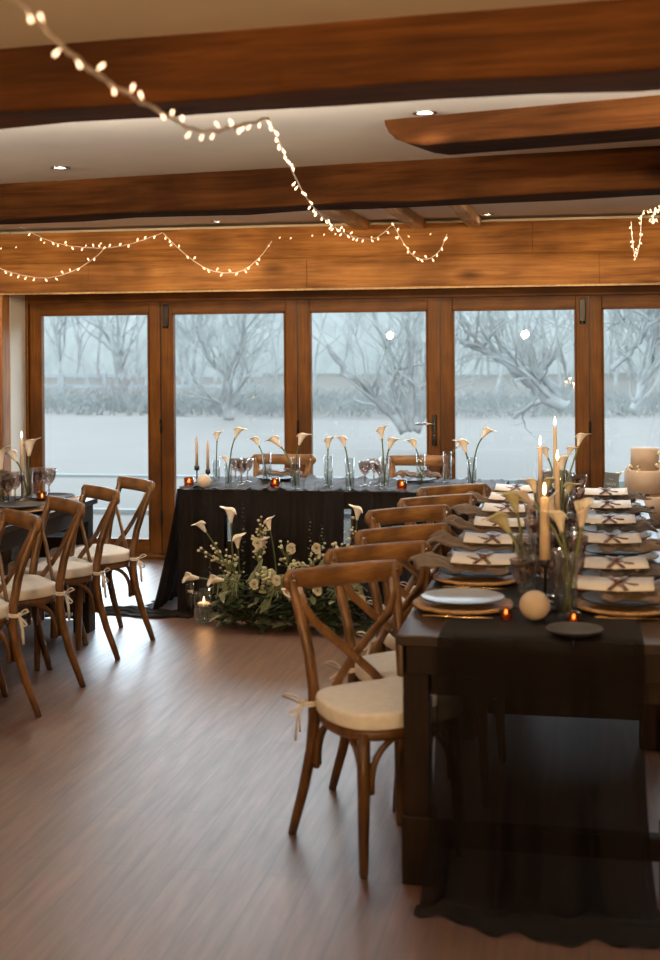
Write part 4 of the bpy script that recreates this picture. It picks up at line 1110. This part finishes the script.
string_lights([yy(272, 236, YL), yy(310, 237, YL), yy(345, 235, YL), yy(395, 236, YL), yy(447, 231, YL)], 'fine wire fairy lights along the middle of the lintel', .13, .004, .010, .0009, 10, 'wirec')
string_lights([yy(672, 196, 6.9), yy(655, 212, 7.0), yy(643, 212, 7.05), yy(640, 240, 7.1), yy(636, 257, 7.1), yy(633, 245, 7.1), yy(631, 222, 7.15)], 'bunched fairy lights hanging in a loop near the right beam end', .027, .0036, .010, .0016, 11)
string_lights([yy(662, 208, 6.95), yy(652, 216, 7.0), yy(658, 222, 7.0), yy(650, 218, 7.0)], 'small knot of fairy lights beside the hanging loop', .014, .0036, .010, .0016, 12)

# ---------------------------------------------------------------- outdoors
GZ = -.12
def fld(u, v):
    x = -60 + 120 * u; y = 9.95 + 90 * v * v
    return (x, y, GZ + .05 * math.sin(x * .3 + y * .2) * min(1, (y - 9.9) / 6) + (max(0, y - 46) * .02))
struct(MB().grid(fld, 80, 60).build('snow_field', 'snow'))
struct(MB().box((-1, 12.85, -.10), (24, .10, .09)).build('kerb', 'fence'), 'snow-dusted terrace kerb outside the doors')
struct(MB().box((-1, 16.2, -.10), (30, .16, .11)).build('kerb', 'reed'), 'second snow-dusted kerb farther out on the field')
# wooded bank behind everything
def hill(u, v):
    x = -70 + 140 * u; y = 62 + 30 * v
    h = 14 * v ** .6 * (1 + .12 * math.sin(x * .23) + .08 * math.sin(x * .61 + 1) + .05 * math.sin(x * 1.7))
    return (x, y, -.2 + h + (.7 * math.sin(x * 3.1) * math.sin(y * 2.3)) * min(1, v * 6))
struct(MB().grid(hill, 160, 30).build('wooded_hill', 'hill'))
# recursion for branches
def grow(m, rnd, p, d, L, r, depth, bend=.25, minr=.006, up=.1):
    n = 4; pts = [p]; q = p.copy(); dd = d.copy(); rad = [r]
    for i in range(n):
        dd = (dd + Vector((rnd.uniform(-bend, bend), rnd.uniform(-bend, bend) * .6, rnd.uniform(-bend, bend) + up * .3))).normalized()
        q = q + dd * (L / n); pts.append(q.copy()); rad.append(r * (1 - .55 * (i + 1) / n))
    m.tube(pts, rad, 4 if r < .03 else 6, cap=False)
    if depth <= 0: return
    for k in range(rnd.choice([2, 3, 3, 4])):
        i = rnd.randint(1, n); nd = (dd + Vector((rnd.uniform(-1, 1), rnd.uniform(-.6, .6), rnd.uniform(-.5, .9)))).normalized()
        grow(m, rnd, pts[i], nd, L * rnd.uniform(.5, .8), max(minr, rad[i] * .62), depth - 1, bend, minr, up)
def tree(paths, label, seed, mat, twigmat, depth=2, tw=.5, tl=1.1):
    rnd = random.Random(seed); base = Vector(paths[0][0][0]); o = empty('bare_tree', (base.x, base.y, GZ)); off = Vector((base.x, base.y, GZ))
    tag(o, label, 'tree', 'bare winter trees beyond the doors')
    t_ = MB(); w_ = MB()
    for pts, r0, r1 in paths:
        pts = [Vector(p) - off for p in pts]; path = interp(pts, 5); n = len(path)
        path = [p + Vector((rnd.uniform(-.03, .03), 0, rnd.uniform(-.03, .03))) for p in path]
        rad = [r0 + (r1 - r0) * i / (n - 1) for i in range(n)]
        t_.tube(path, rad, 8, cap=True)
        for i in range(1, n):
            if rnd.random() < tw:
                d = (path[i] - path[i - 1]).normalized(); nd = (d * .7 + Vector((rnd.uniform(-1, 1), rnd.uniform(-.7, .7), rnd.uniform(-.05, 1)))).normalized()
                grow(w_, rnd, path[i], nd, tl * rnd.uniform(.6, 1.3), max(.008, rad[i] * .4), depth)
    t_.build('trunk', mat, o); w_.build('branches', twigmat, o); return o
def T(px, py, y): return ony(px, py, y)
D = 30
tree([([T(228, 420, D), T(229, 400, D), T(227, 378, D)], .14, .11), ([T(227, 380, D), T(215, 366, D), T(204, 348, D), T(196, 325, D)], .07, .03), ([T(227, 380, D), T(234, 360, D), T(243, 338, D), T(246, 312, D)], .08, .035),
      ([T(229, 410, D), T(240, 402, D), T(252, 396, D)], .05, .02), ([T(226, 408, D), T(212, 398, D), T(194, 378, D), T(185, 362, D)], .06, .02)], 'forked bare tree seen through the second door', 5, 'bark', 'twig', 2, .75, 1.3)
D = 22
tree([([T(412, 432, D), T(412, 400, D), T(410, 360, D), T(408, 320, D), T(405, 290, D)], .07, .03), ([T(406, 432, D), T(385, 408, D), T(360, 385, D), T(338, 362, D), T(328, 345, D)], .10, .04), ([T(418, 432, D), T(424, 395, D), T(428, 350, D), T(436, 300, D)], .06, .03),
      ([T(408, 430, D), T(396, 395, D), T(398, 370, D), T(425, 365, D)], .04, .02), ([T(415, 430, D), T(432, 405, D), T(450, 385, D)], .05, .02)], 'multi-stemmed leaning bare tree seen through the third door', 6, 'bark', 'twig', 2, .7, 1.0)
D = 20
tree([([T(566, 406, D), T(548, 396, D), T(525, 378, D), T(503, 358, D), T(485, 350, D), T(462, 343, D)], .13, .05), ([T(462, 343, D), T(470, 330, D), T(460, 312, D)], .05, .02), ([T(566, 400, D), T(545, 378, D), T(528, 362, D)], .09, .04), ([T(556, 402, D), T(535, 402, D), T(515, 418, D)], .05, .03), ([T(540, 372, D), T(558, 356, D)], .05, .03)],
     'thick fallen trunk leaning left, seen through the fourth door', 7, 'snowbark', 'twig', 2, .6, .9)
D = 18
tree([([T(634, 412, D), T(640, 390, D), T(648, 368, D), T(652, 340, D), T(655, 315, D)], .05, .03), ([T(636, 402, D), T(650, 376, D), T(668, 350, D)], .05, .03), ([T(612, 372, D), T(630, 352, D), T(650, 325, D), T(672, 300, D)], .04, .035), ([T(650, 320, D), T(630, 312, D), T(608, 330, D)], .025, .012)],
     'snow-covered slender tree seen through the fifth door', 8, 'snowbark', 'twig', 2, .8, .8)
D = 34
tree([([T(120, 422, D), T(118, 405, D), T(112, 385, D)], .04, .02), ([T(126, 422, D), T(130, 405, D), T(140, 392, D)], .04, .02)], 'low reddish bare tree on the bank seen through the first door', 9, 'redtwig', 'redtwig', 2, 1, .7)
# distant tree line: uncountable thin trunks and twigs
m = MB(); rnd = random.Random(31)
for k in range(150):
    x = rnd.uniform(-30, 20); y = rnd.uniform(46, 60); h = rnd.uniform(2.5, 5.5)
    grow(m, rnd, Vector((x, y, -.1)), Vector((rnd.uniform(-.15, .15), 0, 1)), h, rnd.uniform(.04, .09), 3, .2, .012)
tag(m.build('treeline', 'twig'), 'pale hazy thicket along the far edge of the snow field', 'trees', kind='stuff')
m = MB()
for k in range(5200):
    y = rnd.uniform(31, 40); x = rnd.uniform(-20, 14); h = rnd.uniform(.15, .62) * (1 if x < -4 else .8)
    m.tube([(x, y, GZ), (x + rnd.uniform(-.12, .12), y, GZ + h * .6), (x + rnd.uniform(-.3, .3), y, GZ + h)], [.02, .015, .004], 3, cap=False)
tag(m.build('reeds', 'reed'), 'frosted reeds and grass along the bank of the snow field', 'grass', kind='stuff')
# post and rail fence
fx0, fx1 = ony(-20, 385, 44).x, ony(262, 385, 44).x
fo = empty('rail_fence', ((fx0 + fx1) / 2, 44, GZ)); tag(fo, 'pale post and rail fence beyond the snow, seen through the first door', 'fence')
w = fx1 - fx0
MB().box((0, 0, .72), (w, .06, .12)).build('rail', 'fence', fo); MB().box((0, 0, .34), (w, .06, .11)).build('rail', 'fence', fo)
for k in range(int(w / 1.6) + 1): MB().box((-w / 2 + 1.6 * k, -.05, .40), (.12, .1, .86)).build('post', 'fence', fo)
# pale snow-topped bench on the terrace
p = onz(517, 500, .0)
q = ony(524, 494, 11.4)
bn = empty('garden_bench', (q.x, 11.4, GZ)); tag(bn, 'pale snow-topped bench outside the fourth door', 'bench')
bz = q.z - GZ
MB().box((0, 0, bz), (.34, .35, .05)).build('seat', 'fence', bn)
MB().box((0, .15, bz + .06), (.14, .05, .10)).build('backrest', 'fence', bn)
for s in (-1, 1): MB().box((s * .14, 0, bz / 2), (.05, .3, bz)).build('leg', 'fence', bn)

# ---------------------------------------------------------------- world, camera, view
SKY = 14
w = bpy.data.worlds.new('World'); bpy.context.scene.world = w; w.use_nodes = True
nt = w.node_tree; nt.nodes.clear(); out = nt.nodes.new('ShaderNodeOutputWorld'); bg = nt.nodes.new('ShaderNodeBackground')
tc = N(nt, 'ShaderNodeTexCoord'); sx = N(nt, 'ShaderNodeSeparateXYZ'); nt.links.new(tc.outputs['Generated'], sx.inputs[0])
r = ramp(nt, sx.outputs['Z'], [(0, (.74, .82, .86)), (.12, (.70, .87, 1)), (.28, (.70, .87, 1))]); nt.links.new(r.outputs[0], bg.inputs[0])
mr = N(nt, 'ShaderNodeMapRange', interpolation_type='SMOOTHSTEP'); mr.inputs[1].default_value = .12; mr.inputs[2].default_value = .22; mr.inputs[3].default_value = .85; mr.inputs[4].default_value = SKY
m2 = N(nt, 'ShaderNodeMapRange', interpolation_type='SMOOTHSTEP'); m2.inputs[1].default_value = .45; m2.inputs[2].default_value = .62; m2.inputs[3].default_value = 1.0; m2.inputs[4].default_value = .16
mm = N(nt, 'ShaderNodeMath', operation='MULTIPLY')
nt.links.new(sx.outputs['Z'], mr.inputs[0]); nt.links.new(sx.outputs['Z'], m2.inputs[0]); nt.links.new(mr.outputs[0], mm.inputs[0]); nt.links.new(m2.outputs[0], mm.inputs[1]); nt.links.new(mm.outputs[0], bg.inputs[1])
nt.links.new(bg.outputs[0], out.inputs[0])
cam = bpy.data.cameras.new('camera'); co = bpy.data.objects.new('camera', cam); C.objects.link(co)
cam.sensor_fit = 'VERTICAL'; cam.sensor_height = 36; cam.sensor_width = 24.75
cam.lens = F / 960 * 36; cam.shift_y = -(480 - CY) / 960
right = RV * math.cos(ROLL) - ZV * math.sin(ROLL); up = ZV * math.cos(ROLL) + RV * math.sin(ROLL); back = -FV
co.matrix_world = Matrix(((right.x, up.x, back.x, CAM.x), (right.y, up.y, back.y, CAM.y), (right.z, up.z, back.z, CAM.z), (0, 0, 0, 1)))
cam.clip_end = 500; cam.clip_start = .05
cam.dof.use_dof = True; cam.dof.focus_distance = 7.4; cam.dof.aperture_fstop = 2.8
S = bpy.context.scene; S.camera = co
S.view_settings.view_transform = 'Standard'; S.view_settings.look = 'None'; S.view_settings.gamma = 1; S.view_settings.exposure = 0.0
S.view_settings.use_curve_mapping = False
cy = S.cycles
cy.use_denoising = True; cy.max_bounces = 10; cy.transparent_max_bounces = 32; cy.sample_clamp_indirect = 4; cy.caustics_reflective = False; cy.caustics_refractive = False
